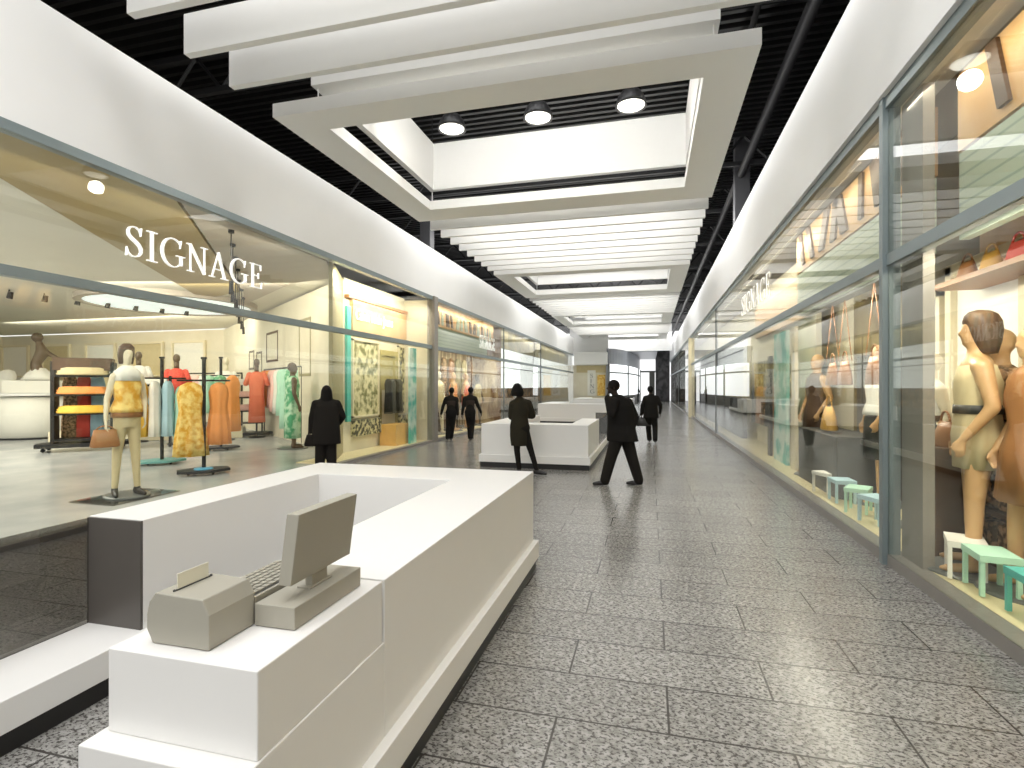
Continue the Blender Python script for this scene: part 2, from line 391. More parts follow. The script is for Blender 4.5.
# ---------------------------------------------------------------- suspended ceiling: frames, light wells, baffles
CX0, CX1 = -5.66, 1.32
ORD = ['nearest', 'second', 'third', 'fourth', 'fifth', 'sixth', 'seventh', 'eighth', 'ninth', 'tenth']
P = 12.03
for k in range(4):
    y = 7.03 + k*P
    bm = bmesh.new(); ring_solid(bm, CX0, CX1, y, y+5.4, -5.02, .70, y+.56, y+4.62, 5.87, 6.08)
    o = obj('ceiling_frame', bm, 'ceil'); tag(o, ORD[k] + ' wide white rectangular frame hung flat below the black deck', 'ceiling frame', 'white ceiling frames')
    for hx in (-4.99, .79):
        for hy in (y+.2, y+4.66):
            bm = bmesh.new(); tube(bm, (hx, hy, 6.08), (hx, hy, 6.33), .012, n=6); obj('hanger_rod', bm, 'ceil', o)
    bm = bmesh.new(); ring_solid(bm, -5.05, .86, y+.10, y+4.72, -4.93, .72, y+.45, y+4.60, 6.33, 7.41)
    o = obj('light_well', bm, 'ceil'); tag(o, 'deep white rectangular box raised above the ' + ORD[k] + ' ceiling frame', 'ceiling light well', 'white light wells')
    for hx in (-4.99, .79):
        for hy in (y+.2, y+4.66):
            bm = bmesh.new(); tube(bm, (hx, hy, 7.41), (hx, hy, 8.32), .012, n=6); obj('hanger_rod', bm, 'black', o)
def baffle(y, label):
    o = obj('ceiling_baffle', BX(CX0, CX1, y-.04, y+.06, 5.87, 6.37), 'ceil'); tag(o, label, 'ceiling baffle', 'white ceiling baffles')
for i, y in enumerate((6.19, 5.45, 4.70, 3.95)):
    baffle(y, ['deep white baffle next in front of the nearest ceiling frame', 'deep white baffle, second in front of the nearest ceiling frame',
               'white baffle at the top left corner of the view, third before the nearest frame', 'white baffle overhead, fourth before the nearest ceiling frame'][i])
for k in range(3):
    y0 = 12.43 + k*P
    for i in range(8):
        baffle(y0 + .735*(i+1), '%s white baffle behind the %s ceiling frame' % (ORD[i].replace('nearest', 'first'), ORD[k]))


# pendants
def pendant(x, lab):
    t = thing('pendant_lamp', lab, 'lamp', (x, 9.6, 6.62), 0, 'black dome pendants in the light well')
    bm = bmesh.new(); prof = [(.03, .50), (.06, .50), (.062, .34), (.09, .325), (.16, .28), (.225, .19), (.265, .08), (.275, .02), (.26, .02), (.25, .07), (.20, .17), (.12, .25), (.04, .29)]
    R = []
    n = 32
    for r, z in prof: R.append([bm.verts.new((r*math.cos(2*PI*i/n), r*math.sin(2*PI*i/n), z)) for i in range(n)])
    for A, B in zip(R, R[1:]):
        for i in range(n): bm.faces.new((A[i], A[(i+1) % n], B[(i+1) % n], B[i]))
    bm.faces.new(R[-1])
    bm.faces.new(R[0])
    obj('lamp_shade', bm, 'black', t, smooth=True)
    bm = bmesh.new(); lathe(bm, [(.01, .005), (.12, .01), (.20, .02), (.235, .035), (.235, .05), (.01, .05)], n=32)
    obj('diffuser', bm, 'lamp', t, smooth=True)
    bm = bmesh.new(); tube(bm, (0, 0, .50), (0, 0, 1.68), .012, n=8); obj('cord', bm, 'black', t)
    l = bpy.data.lights.new('pendant_bulb', 'POINT'); l.energy = 30; l.shadow_soft_size = .15; l.color = (1, .97, .9)
    lo = bpy.data.objects.new('pendant_bulb', l); COL.objects.link(lo); lo.location = (0, 0, -.25); lo.parent = t
for x, l in ((-3.69, 'left'), (-2.0, 'middle'), (-.325, 'right')):
    pendant(x, 'black dome pendant lamp, %s one of three in the nearest light well' % l)

# ================================================================== SERIF LETTERS
def stroke(bm, pts, ws, d=.03):
    """flat ribbon through 2-D pts with widths ws, extruded by d (x = along, z = up, y = depth)"""
    L, R = [], []
    for i, (p, w_) in enumerate(zip(pts, ws)):
        a = pts[max(0, i-1)]; b = pts[min(len(pts)-1, i+1)]
        dx, dz = b[0]-a[0], b[1]-a[1]; n = math.hypot(dx, dz) or 1; nx, nz = -dz/n*w_/2, dx/n*w_/2
        L.append((p[0]+nx, p[1]+nz)); R.append((p[0]-nx, p[1]-nz))
    f = lambda q, y: bm.verts.new((q[0], y, q[1]))
    L0 = [f(q, 0) for q in L]; R0 = [f(q, 0) for q in R]; L1 = [f(q, d) for q in L]; R1 = [f(q, d) for q in R]
    for i in range(len(pts)-1):
        bm.faces.new((L0[i], L0[i+1], R0[i+1], R0[i])); bm.faces.new((L1[i], R1[i], R1[i+1], L1[i+1]))
        bm.faces.new((L0[i], L1[i], L1[i+1], L0[i+1])); bm.faces.new((R0[i], R0[i+1], R1[i+1], R1[i]))
    bm.faces.new((L0[0], R0[0], R1[0], L1[0])); bm.faces.new((L0[-1], L1[-1], R1[-1], R0[-1]))
def serif(bm, x, z, w_=.36, h=.035): stroke(bm, [(x-w_/2, z), (x+w_/2, z)], [h, h])
def arcpts(cx, cz, rx, rz, a0, a1, n=20): return [(cx+rx*math.cos(math.radians(a0+(a1-a0)*i/n)), cz+rz*math.sin(math.radians(a0+(a1-a0)*i/n))) for i in range(n+1)]
def letter(ch):
    bm = bmesh.new(); T, t = .09, .034
    if ch == 'I':
        stroke(bm, [(.2, 0), (.2, 1)], [T, T]); serif(bm, .2, .018); serif(bm, .2, .982); w_ = .40
    elif ch == 'E':
        stroke(bm, [(.17, 0), (.17, 1)], [T, T]); stroke(bm, [(.02, .982), (.62, .982)], [t*.8]*2); stroke(bm, [(.02, .018), (.66, .018)], [t*.8]*2)
        stroke(bm, [(.17, .52), (.48, .52)], [t]*2); stroke(bm, [(.60, .99), (.62, .76)], [.05, .012]); stroke(bm, [(.63, .01), (.68, .27)], [.05, .012])
        stroke(bm, [(.48, .40), (.48, .64)], [.035]*2); w_ = .70
    elif ch == 'N':
        stroke(bm, [(.14, 0), (.14, 1)], [t]*2); stroke(bm, [(.74, 0), (.74, 1)], [t]*2); stroke(bm, [(.12, .99), (.74, .01)], [T, T])
        serif(bm, .14, .018, .26); serif(bm, .74, .982, .28); serif(bm, .07, .982, .16); w_ = .88
    elif ch == 'A':
        stroke(bm, [(.10, .02), (.41, .99)], [t]*2); stroke(bm, [(.40, 1.0), (.70, .02)], [T]*2); stroke(bm, [(.19, .33), (.60, .33)], [t*.8]*2)
        serif(bm, .10, .018, .24); serif(bm, .70, .018, .34); w_ = .86
    elif ch == 'G':
        p = arcpts(.48, .5, .41, .49, 48, 330, 30); ws = [t+(T-t)*max(0, math.sin(math.radians((48+(282)*i/30)-90)))**1 for i in range(31)]
        stroke(bm, p, ws); stroke(bm, [(.76, .84), (.80, .98)], [.06, .02]); stroke(bm, [(.76, .70), (.79, .98)], [.012, .03])
        stroke(bm, [(.80, .10), (.80, .42)], [T, T]); serif(bm, .78, .425, .34); w_ = .95
    elif ch == 'S':
        p = [(.52, .80), (.47, .92), (.36, .975), (.25, .975), (.15, .92), (.10, .81), (.12, .69), (.21, .60), (.34, .52), (.46, .43), (.53, .32), (.53, .19), (.46, .08), (.34, .025), (.21, .03), (.11, .11), (.06, .24)]
        ws = [t*.7, t, t, t, .05, .07, .09, .10, .105, .10, .09, .07, .05, t, t, t, t*.7]
        stroke(bm, p, ws); stroke(bm, [(.52, .72), (.54, .99)], [.015, .035]); stroke(bm, [(.045, .01), (.06, .29)], [.035, .015]); w_ = .62
    return bm, w_
def word(txt, label, loc, rz, h, length):
    t = thing('shop_sign', label, 'sign', loc, rz)
    ws = []; bms = []
    for ch in txt:
        b, w_ = letter(ch); bms.append(b); ws.append(w_)
    tot = sum(ws) + .10*(len(ws)-1); sx = length/tot; x = 0
    for b, w_ in zip(bms, ws):
        for v in b.verts: v.co = Vector(((v.co.x + x)*sx, v.co.y, v.co.z*h))
        obj('letter', b, 'sign', t); x += w_ + .10
    return t
# local x runs along the wall, local y points away from the viewer
word('SIGNAGE', 'large white serif letters SIGNAGE on the left shopfront glass', (XL+.045, 5.26, 3.36), PI/2, .40, 2.45)
rs_ = word('SIGNAGE', 'white serif letters SIGNAGE on the right shopfront glass', (XR-.045, 14.1, 3.42), -PI/2, .46, 3.2)
rs_.scale = (1, .25, 1); rs_.location.x = XR-.02
#--PART2--
# ================================================================== SALES COUNTERS
def counter(label, loc, rz):
    t = thing('sales_counter', label, 'counter', loc, rz, 'white U-shaped mall counters')
    def U(o, ry, ly):     # outline of the U in plan, o = overhang, ry/ly = front ends of right and left arm
        return [(1.14+o, o), (-1.125-o, o), (-1.125-o, ly-o), (-.71+o, ly-o), (-.71+o, -.62-o), (.56-o, -.62-o), (.56-o, ry-o), (1.14+o, ry-o)]
    bm = bmesh.new(); prism(bm, U(0, -2.86, -2.34), .265, .91); obj('counter_body', bm, 'white', t, bevel=.004)
    bm = bmesh.new(); prism(bm, U(.045, -3.65, -5.6), .11, .265); obj('plinth', bm, 'white', t, bevel=.004)
    bm = bmesh.new(); prism(bm, U(.02, -3.62, -5.57), 0, .11); obj('kickboard', bm, 'kick', t)
    obj('lower_counter', BX(.575, 1.14, -3.65, -2.86, .265, .655), 'white', t, bevel=.004)
    obj('cash_block', BX(.60, 1.135, -3.58, -2.872, .655, .908), 'white', t, bevel=.004)
    obj('glass_screen', BX((-1.125, -1.11, -5.6, -2.34, .265, .90), (-1.11, -.72, -5.6, -5.585, .265, .90)), 'smoke', t)
    obj('end_panel', BX(-1.12, -.712, -2.356, -2.34, .265, .905), 'endpanel', t)
    return t
K1 = counter('white U-shaped counter in the foreground with a grey till on it', (-2.19, 4.83, 0), 0)
K2 = counter('white counter with its long closed side behind the standing woman', (-2.33, 10.76, 0), PI)
K3 = copy_tree(K2); K3.location = (-3.05, 24.0, 0); K3.scale = (1.72, 1.0, 1); K3['label'] = 'wide white counter further down the hall, second behind the woman'
K4 = copy_tree(K2); K4.location = (-3.0, 34.8, 0); K4.scale = (1.68, 1.0, 1); K4['label'] = 'farthest white counter, just left of the striding man\'s head'

# ---- receipt printer
t = thing('receipt_printer', 'grey receipt printer with rounded sides at the near end of the front counter', 'receipt printer', (-1.385, 1.305, .91))
prof = [(-.10, .0), (.112, 0), (.112, .105), (.088, .150), (-.088, .156), (-.112, .125), (-.122, .085), (-.122, .04)]
bm = bmesh.new()
A = [bm.verts.new((x, 0, z)) for x, z in prof]; B = [bm.verts.new((x, .19, z)) for x, z in prof]
bm.faces.new(A); bm.faces.new(B[::-1])
for i in range(8): bm.faces.new((A[i], B[i], B[(i+1) % 8], A[(i+1) % 8]))
obj('printer_body', bm, 'pos', t, bevel=.004)
obj('paper_slot', BX(-.045, -.037, .03, .16, .1545, .158), 'posdark', t)
bm = bmesh.new(); box(bm, -.0425, -.0405, .035, .155, .155, .205)
obj('receipt_paper', bm, 'paper', t)
for yy in (.024, .166):
    bm = bmesh.new(); ball(bm, (-.041, yy, .157), .005, sub=1); obj('slot_cap', bm, 'posdark', t)
# ---- till terminal
t = thing('till_terminal', 'grey cash till with a tilted screen on the foreground counter', 'cash till', (-1.19, 1.485, .91))
obj('till_base', BX(-.076, .078, 0, .405, 0, .073), 'pos', t, bevel=.003)
bm = bmesh.new(); x0 = -.012
def slab(bm, xa, th, y0, y1, z0, z1, lean):
    pts = [(xa, z0), (xa+th, z0), (xa+th+lean, z1), (xa+lean, z1)]
    A = [bm.verts.new((x, y0, z)) for x, z in pts]; B = [bm.verts.new((x, y1, z)) for x, z in pts]
    bm.faces.new(A); bm.faces.new(B[::-1])
    for i in range(4): bm.faces.new((A[i], B[i], B[(i+1) % 4], A[(i+1) % 4]))
slab(bm, -.012, .048, .035, .395, .125, .366, .033)
mo = obj('monitor', bm, 'pos', t, bevel=.003)
bm = bmesh.new(); slab(bm, -.0145, .003, .05, .38, .14, .35, .029); obj('screen', bm, 'screen', mo)
obj('monitor_stand', BX((-.025, .03, .15, .28, .068, .08), (-.006, .024, .17, .26, .075, .135)), 'pos', t, bevel=.002)
# ---- keyboard
t = thing('keyboard', 'grey till keyboard with rows of keys between printer and till screen', 'keyboard', (-1.375, 1.50, .91))
KX0, KX1, KZ0, KZ1 = -.135, .10, .062, .088
pts = [(KX0, 0), (KX1, 0), (KX1, KZ1), (KX0, KZ0)]
bm = bmesh.new(); A = [bm.verts.new((x, 0, z)) for x, z in pts]; B = [bm.verts.new((x, .40, z)) for x, z in pts]
bm.faces.new(A); bm.faces.new(B[::-1])
for i in range(4): bm.faces.new((A[i], B[i], B[(i+1) % 4], A[(i+1) % 4]))
obj('keyboard_body', bm, 'pos', t, bevel=.002)
kz = lambda x: KZ0 + (x-KX0)/(KX1-KX0)*(KZ1-KZ0)
bm = bmesh.new(); A = [bm.verts.new((x, y, kz(x)+.0012)) for x, y in ((KX0+.012, .012), (KX1-.012, .012), (KX1-.012, .388), (KX0+.012, .388))]
B = [bm.verts.new((v.co.x, v.co.y, v.co.z-.002)) for v in A]; bm.faces.new(A); bm.faces.new(B[::-1])
for i in range(4): bm.faces.new((A[i], B[i], B[(i+1) % 4], A[(i+1) % 4]))
obj('key_bed', bm, 'posdark', t)
for r in range(6):
    for c in range(12):
        x = KX0+.018 + r*.034; y = .018 + c*.0308; bm = bmesh.new()
        vs = [bm.verts.new((xx, yy, kz(xx)+h)) for h in (.0005, .007) for xx, yy in ((x, y), (x+.025, y), (x+.025, y+.024), (x, y+.024))]
        for f in ((0, 1, 2, 3), (4, 5, 6, 7), (0, 1, 5, 4), (1, 2, 6, 5), (2, 3, 7, 6), (3, 0, 4, 7)): bm.faces.new([vs[i] for i in f])
        obj('key', bm, 'pos', t)

# ================================================================== PEOPLE
def V(*a): return Vector(a)
def hand(bm, w_, d, pn, s=1.0, curl=.5, thumb=1):
    """palm and five fingers. w_ wrist, d pointing direction, pn palm normal"""
    d = Vector(d).normalized(); pn = Vector(pn); pn = (pn - d*pn.dot(d)).normalized(); sd = d.cross(pn)*thumb
    w_ = Vector(w_)
    for k, o in enumerate((-.026, -.009, .009, .026)):
        limb(bm, [w_ + d*.012*s, w_ + (d*.085+sd*o)*s], [.014*s, .012*s], 8)
        L = (.072, .085, .080, .062)[k]; b = w_ + (d*.085 + sd*o)*s
        m1 = b + (d*math.cos(curl)+pn*math.sin(curl))*L*.5*s; m2 = m1 + (d*math.cos(curl*2.2)+pn*math.sin(curl*2.2))*L*.5*s
        limb(bm, [b, m1, m2], [.0095*s, .0088*s, .0078*s], 8)
    tb = w_ + (d*.025 - sd*.028)*s; t1 = tb + (d*.03 - sd*.022 + pn*.012)*s; t2 = t1 + (d*.03 - sd*.004 + pn*.012)*s
    limb(bm, [w_ + d*.012*s, tb, t1, t2], [.015*s, .013*s, .010*s, .009*s], 8)
def head(bm, c, fd, s=1.0):
    c = Vector(c); fd = Vector(fd); a = math.atan2(fd.y, fd.x) - PI/2
    R = Matrix.Rotation(a, 3, 'Z').to_euler(); f = lambda x, y, z: c + (Matrix.Rotation(a, 3, 'Z') @ Vector((x, y, z)))*s
    ball(bm, f(0, -.012, .02), .1*s, .76, .94, 1.0, 3, R); ball(bm, f(0, .028, -.045), .07*s, .80, .85, 1.0, 2, R)
    ball(bm, f(0, .062, -.088), .026*s, 1.1, .9, .8, 2, R)                                       # chin
    limb(bm, [f(0, .075, .012), f(0, .098, -.022)], [.009*s, .015*s], 8)                          # nose
    limb(bm, [f(-.022, .078, -.056), f(.022, .078, -.056)], [.009*s]*2, 8)                        # mouth
    for q in (-1, 1):
        ball(bm, f(q*.031, .074, .012), .014*s, 1.2, .7, .7, 1, R); ball(bm, f(q*.030, .080, .032), .012*s, 1.9, .6, .5, 1, R)   # eyes, brows
        ball(bm, f(q*.077, -.008, -.005), .028*s, .35, .7, 1.15, 2, R)                             # ears
def body(J, m, parent, vox=.010, tr=0.0, hs=1.0, curl=.5, detail=True):
    bm = bmesh.new(); g = lambda k: Vector(J[k])
    pe, ch, ne = g('pelvis'), g('chest'), g('neck')
    mid = pe.lerp(ch, .5); up = ch.lerp(ne, .6)
    loft(bm, [(pe.x, pe.y, pe.z-.11, .11, .09), (pe.x, pe.y, pe.z, .165, .115), (mid.x, mid.y, mid.z, .135, .10), (ch.x, ch.y, ch.z, .17, .12), (up.x, up.y, up.z, .14, .09), (ne.x, ne.y, ne.z, .05, .05)], rot=tr)
    limb(bm, [ch, up, ne, g('head')+V(0, 0, -.04)], [.10, .08, .055, .055]); head(bm, J['head'], J['face'])
    for q in 'LR':
        limb(bm, [up, g('sh'+q), g('el'+q), g('wr'+q)], [.07, .058, .043, .028])
        hand(bm, J['wr'+q], J['hd'+q], J['pn'+q], hs, curl, 1 if q == 'R' else -1)
        limb(bm, [pe, g('hp'+q), g('kn'+q), g('an'+q)], [.11, .088, .058, .038])
        a = g('an'+q); td = Vector(J['to'+q]).normalized()
        limb(bm, [a, a - td*.03 + V(0, 0, -.045), a + td*.10 + V(0, 0, -.055), a + td*.17 + V(0, 0, -.06)], [.038, .032, .034, .022])
    return fused('body', bm, m, parent, vox)
def trousers(J, parent, m, rs=(.12, .088, .078), tr=0, name='trousers'):
    bm = bmesh.new(); g = lambda k: Vector(J[k]); pe = g('pelvis')
    loft(bm, [(pe.x, pe.y, pe.z-.14, .15, .12), (pe.x, pe.y, pe.z, .19, .14), (pe.x, pe.y, pe.z+.10, .165, .125)], rot=tr)
    for q in 'LR':
        a = g('an'+q) + V(0, 0, .0); limb(bm, [pe, g('hp'+q), g('kn'+q), a], [rs[0], rs[0], rs[1], rs[2]])
    return fused(name, bm, m, parent, .012)
def coat(J, parent, m, rings, rs=(.085, .068, .052), tr=0, name='jacket', arms='LR', extra=None):
    bm = bmesh.new(); g = lambda k: Vector(J[k]); loft(bm, rings, rot=tr, n=32)
    up = g('chest').lerp(g('neck'), .5)
    for q in arms: limb(bm, [up, g('sh'+q), g('el'+q), g('wr'+q)], [.10, rs[0], rs[1], rs[2]])
    if extra: extra(bm)
    return fused(name, bm, m, parent, .012)
def shoes(J, parent, m='leather', heel=False):
    for q in 'LR':
        bm = bmesh.new(); a = Vector(J['an'+q]); td = Vector(J['to'+q]).normalized()
        limb(bm, [a + V(0, 0, -.01), a - td*.035 + V(0, 0, -.042), a + td*.10 + V(0, 0, -.05), a + td*.19 + V(0, 0, -.062)], [.046, .042, .040, .026])
        if heel: tube(bm, a - td*.05 + V(0, 0, -.03), a - td*.045 + V(0, 0, -.088), .02, .012)
        fused('shoe', bm, m, parent, .010)
def hair(J, parent, m='hair', style='short', s=1.0):
    bm = bmesh.new(); c = Vector(J['head']); fd = Vector(J['face']).normalized()
    ball(bm, c + V(0, 0, .030) - fd*.022, .108*s, .84, .98, .98, 3, Matrix.Rotation(math.atan2(fd.y, fd.x)-PI/2, 3, 'Z').to_euler())
    if style == 'bob': 
        loft(bm, [(c.x-fd.x*.02, c.y-fd.y*.02, c.z-.115, .115, .10), (c.x-fd.x*.02, c.y-fd.y*.02, c.z-.04, .128, .115), (c.x-fd.x*.02, c.y-fd.y*.02, c.z+.05, .10, .10)])
    if style == 'long':
        loft(bm, [(c.x-fd.x*.05, c.y-fd.y*.05, c.z-.26, .10, .05), (c.x-fd.x*.04, c.y-fd.y*.04, c.z-.12, .115, .08), (c.x-fd.x*.02, c.y-fd.y*.02, c.z+.04, .10, .10)])
    if style == 'bun': ball(bm, c - fd*.11 + V(0, 0, .05), .045)
    return fused('hair', bm, m, parent, .010)
def vang(x, y): return -math.atan2(x, y)

# man striding left past the counters
J = dict(head=(-.125, 0, 1.685), face=(-.9, -.25, 0), neck=(-.075, 0, 1.54), chest=(0, 0, 1.33), pelvis=(.03, 0, .93),
         shR=(.13, .08, 1.42), elR=(.25, .10, 1.16), wrR=(.19, -.06, .98), hdR=(-.5, -.3, -.6), pnR=(-1, 0, 0),
         shL=(-.10, -.12, 1.42), elL=(-.14, -.24, 1.24), wrL=(-.205, -.15, 1.50), hdL=(-.02, .45, 1), pnL=(1, .2, 0),
         hpL=(-.03, -.07, .88), knL=(-.15, -.07, .49), anL=(-.255, -.06, .088), toL=(-1, -.1, 0),
         hpR=(.09, .07, .88), knR=(.20, .07, .48), anR=(.315, .07, .088), toR=(-1, .1, 0))
t = thing('person', 'person in a dark suit striding left, one hand raised to the face', 'person', (-.50, 9.32, 0), vang(-.5, 9.32))
body(J, 'skin', t, curl=.7); hair(J, t); trousers(J, t, 'sil3', (.125, .10, .085)); shoes(J, t)
coat(J, t, 'sil', [(.045, -.01, .76, .27, .215), (.03, -.01, .88, .255, .205), (.018, 0, 1.04, .235, .165), (.018, 0, 1.20, .235, .165), (.005, 0, 1.36, .215, .155), (-.01, 0, 1.47, .165, .12), (-.05, 0, 1.56, .075, .07)], (.09, .078, .06))
# woman in a coat with folded arms
J = dict(head=(-.075, 0, 1.63), face=(.5, .85, 0), neck=(-.045, 0, 1.49), chest=(-.02, 0, 1.28), pelvis=(-.03, 0, .90),
         shL=(-.17, 0, 1.36), elL=(-.20, .06, 1.12), wrL=(-.02, .20, 1.16), hdL=(1, .1, .1), pnL=(0, -1, 0),
         shR=(.12, .02, 1.37), elR=(.20, .05, 1.14), wrR=(.0, .22, 1.13), hdR=(-1, .1, .1), pnR=(0, -1, 0),
         hpL=(-.09, 0, .84), knL=(-.095, .0, .47), anL=(-.05, .02, .10), toL=(-.2, 1, 0),
         hpR=(.06, 0, .84), knR=(.175, .02, .46), anR=(.285, -.02, .10), toR=(1, -.45, 0))
t = thing('person', 'person in a knee-length dark coat standing with folded arms before the second counter', 'person', (-2.39, 9.95, 0), vang(-2.39, 9.95))
body(J, 'skin', t, curl=.6); hair(J, t, style='bob'); shoes(J, t, heel=True)
coat(J, t, 'sil2', [(-.045, 0, .56, .165, .13), (-.05, 0, .75, .18, .14), (-.045, 0, .95, .185, .14), (-.04, 0, 1.12, .155, .12), (-.03, 0, 1.28, .18, .13), (-.03, 0, 1.40, .16, .11), (-.045, 0, 1.49, .07, .06)], (.08, .072, .055), name='coat')
trousers(J, t, 'sil3', (.09, .06, .045), name='leggings')
# couple walking away, hand in hand
def walker(label, x, y, H, J, m1, m2, style, rings, bag=None, legr=(.11, .078, .075), nm='jacket'):
    t = thing('person', label, 'person', (x, y, 0), vang(x, y)); s = H/1.75; t.scale = (s, s, s)
    body(J, 'skin', t); hair(J, t, style=style); trousers(J, t, m2, legr); shoes(J, t)
    coat(J, t, m1, rings, (.072, .058, .045), name=nm); return t
TOP = [(0, 0, .88, .165, .12), (0, 0, .98, .155, .115), (0, 0, 1.12, .135, .105), (0, 0, 1.28, .165, .115), (0, 0, 1.40, .165, .10), (0, 0, 1.50, .065, .06)]
J = dict(head=(.02, 0, 1.63), face=(.1, 1, 0), neck=(0, 0, 1.49), chest=(0, 0, 1.28), pelvis=(0, 0, .92),
         shL=(-.17, 0, 1.38), elL=(-.27, .02, 1.12), wrL=(-.33, .05, .88), hdL=(-.2, .2, -1), pnL=(1, 0, 0),
         shR=(.17, 0, 1.38), elR=(.20, .0, 1.10), wrR=(.22, .04, .86), hdR=(.2, .1, -1), pnR=(-1, 0, 0),
         hpL=(-.07, 0, .87), knL=(-.10, .06, .48), anL=(-.12, -.06, .10), toL=(-.1, 1, 0),
         hpR=(.07, 0, .87), knR=(.05, .02, .48), anR=(0, .10, .09), toR=(.1, 1, 0))
walker('left person of the dark couple walking by the left windows', -6.08, 15.75, 1.66, J, 'sil3', 'sil', 'bun', TOP)
J2 = dict(J); J2.update(shL=(-.17, 0, 1.38), elL=(-.22, 0, 1.10), wrL=(-.26, .04, .86), hdL=(-.2, .1, -1), elR=(.26, .03, 1.13), wrR=(.36, .05, .92), hdR=(.3, .1, -1), anL=(.0, .1, .09), knL=(-.03, .05, .48), anR=(.04, -.12, .11), knR=(.07, 0, .48))
walker('right person of the dark couple walking by the left windows', -5.50, 15.9, 1.68, J2, 'sil3', 'sil', 'short', TOP)
# person at the left window, seen from behind
LONGC = [(0, 0, .60, .27, .17), (0, 0, .80, .26, .17), (0, 0, 1.0, .245, .16), (0, 0, 1.18, .235, .155), (0, 0, 1.33, .225, .145), (0, 0, 1.43, .17, .11), (0, 0, 1.52, .075, .07)]
J3 = dict(J); J3.update(head=(0, 0, 1.60), face=(-.1, 1, 0), shL=(-.2, 0, 1.38), elL=(-.27, .02, 1.10), wrL=(-.29, .05, .84), shR=(.2, 0, 1.38), elR=(.31, .04, 1.12), wrR=(.24, .18, .98), hdR=(-.5, .8, 0), pnR=(0, 0, -1), anL=(-.12, 0, .09), anR=(.10, 0, .09), knL=(-.11, .02, .48), knR=(.09, .02, .48))
walker('person in a dark hooded coat looking into the left shop window', -6.02, 8.98, 1.74, J3, 'sil3', 'sil3', 'long', LONGC, legr=(.13, .10, .09), nm='coat')
# person walking away on the right with a bag
J4 = dict(J); J4.update(head=(-.02, 0, 1.62), elL=(-.26, .0, 1.12), wrL=(-.29, .04, .86), hdL=(0, .1, -1), shR=(.18, 0, 1.38), elR=(.29, -.02, 1.13), wrR=(.27, .12, .92), anL=(-.05, .18, .10), knL=(-.08, .12, .49), anR=(.12, -.20, .12), knR=(.12, .02, .48))
walker('person in a dark coat walking away on the right of the striding man', .03, 16.55, 1.72, J4, 'sil', 'sil', 'short', [(0, 0, .76, .24, .15), (0, 0, .95, .22, .14), (0, 0, 1.12, .20, .13), (0, 0, 1.28, .205, .13), (0, 0, 1.40, .17, .10), (0, 0, 1.50, .065, .06)], legr=(.12, .085, .075))
walker('small distant person walking near the bright far exit', -1.33, 58.0, 1.72, J2, 'sil', 'sil', 'short', TOP)
def handbag(loc, rz, label, w_=.34, h=.24, d=.12, m='leather', group=None, strap=.22):
    t = thing('handbag', label, 'handbag', loc, rz, group)
    bm = bmesh.new(); loft(bm, [(0, 0, 0, w_*.50, d*.5), (0, 0, .02, w_*.54, d*.56), (0, 0, h*.6, w_*.47, d*.42), (0, 0, h, w_*.40, d*.16)], n=20); obj('bag_body', bm, m, t, smooth=True)
    bm = bmesh.new(); p = [(w_*.32*math.cos(a), 0, h*.9+strap*math.sin(a)) for a in [PI*i/12 for i in range(13)]]
    for a, b in zip(p, p[1:]): tube(bm, a, b, .011, n=8, caps=True)
    obj('bag_handle', bm, m, t, smooth=True); return t
handbag((-.19, 16.60, .50), vang(.03, 16.55), 'black handbag held by the person walking away on the right', .40, .26, .14)
handbag((-6.22, 8.90, .56), vang(-6, 9), 'dark shoulder bag at the left hip of the person at the left shop window', .36, .22, .15, 'sil3')

# ================================================================== SHOPS
G = 'garments in the left shop'
def garment(name, label, cat, loc, rz, w_, h, d, m, group=None, flare=1.1, sleeves=False, fold=.07):
    """hanging garment; loc is its hem centre"""
    bm = bmesh.new()
    loft(bm, [(0, 0, 0, w_*.5*flare, d*.55), (0, 0, h*.25, w_*.5*(flare*.6+.4), d*.52), (0, 0, h*.6, w_*.42, d*.45), (0, 0, h*.84, w_*.5, d*.5), (0, 0, h*.95, w_*.40, d*.36), (0, 0, h, w_*.12, d*.2)][::-1], n=42, fold=fold, nf=8)
    if sleeves:
        for q in (-1, 1): limb(bm, [(q*w_*.42, 0, h*.88), (q*w_*.60, 0, h*.60), (q*w_*.62, 0, h*.35)], [d*.24, d*.22, d*.18], 10)
    o = obj(name, bm, m, smooth=True); tag(o, label, cat, group, loc, rz); return o
def stand(label, loc, rz, H, basem, disc=None, arm=.45):
    t = thing('garment_stand', label, 'garment stand', loc, rz)
    bm = bmesh.new(); tube(bm, (0, 0, .08), (0, 0, H), .035, n=12); box(bm, -.05, .05, -.05, .05, H-.04, H); obj('pole', bm, 'black', t)
    bm = bmesh.new(); prism(bm, [(-.42, -.26), (.10, -.34), (.46, -.05), (.40, .26), (-.10, .34), (-.46, .06)], .05, .10); obj('base', bm, basem, t, bevel=.01)
    for a in range(4):
        bm = bmesh.new(); ball(bm, (.3*math.cos(a*PI/2+.6), .22*math.sin(a*PI/2+.6), .03), .03, sub=1); obj('caster', bm, 'black', t)
    bm = bmesh.new(); tube(bm, (-arm, 0, H*.80), (arm, 0, H*.80), .018, n=8); obj('hanging_arm', bm, 'black', t)
    if disc:
        bm = bmesh.new(); lathe(bm, [(.01, .10), (.17, .10), (.16, .125), (.01, .13)], (0, -.05, 0)); obj('disc', bm, disc, t, smooth=True)
    return t
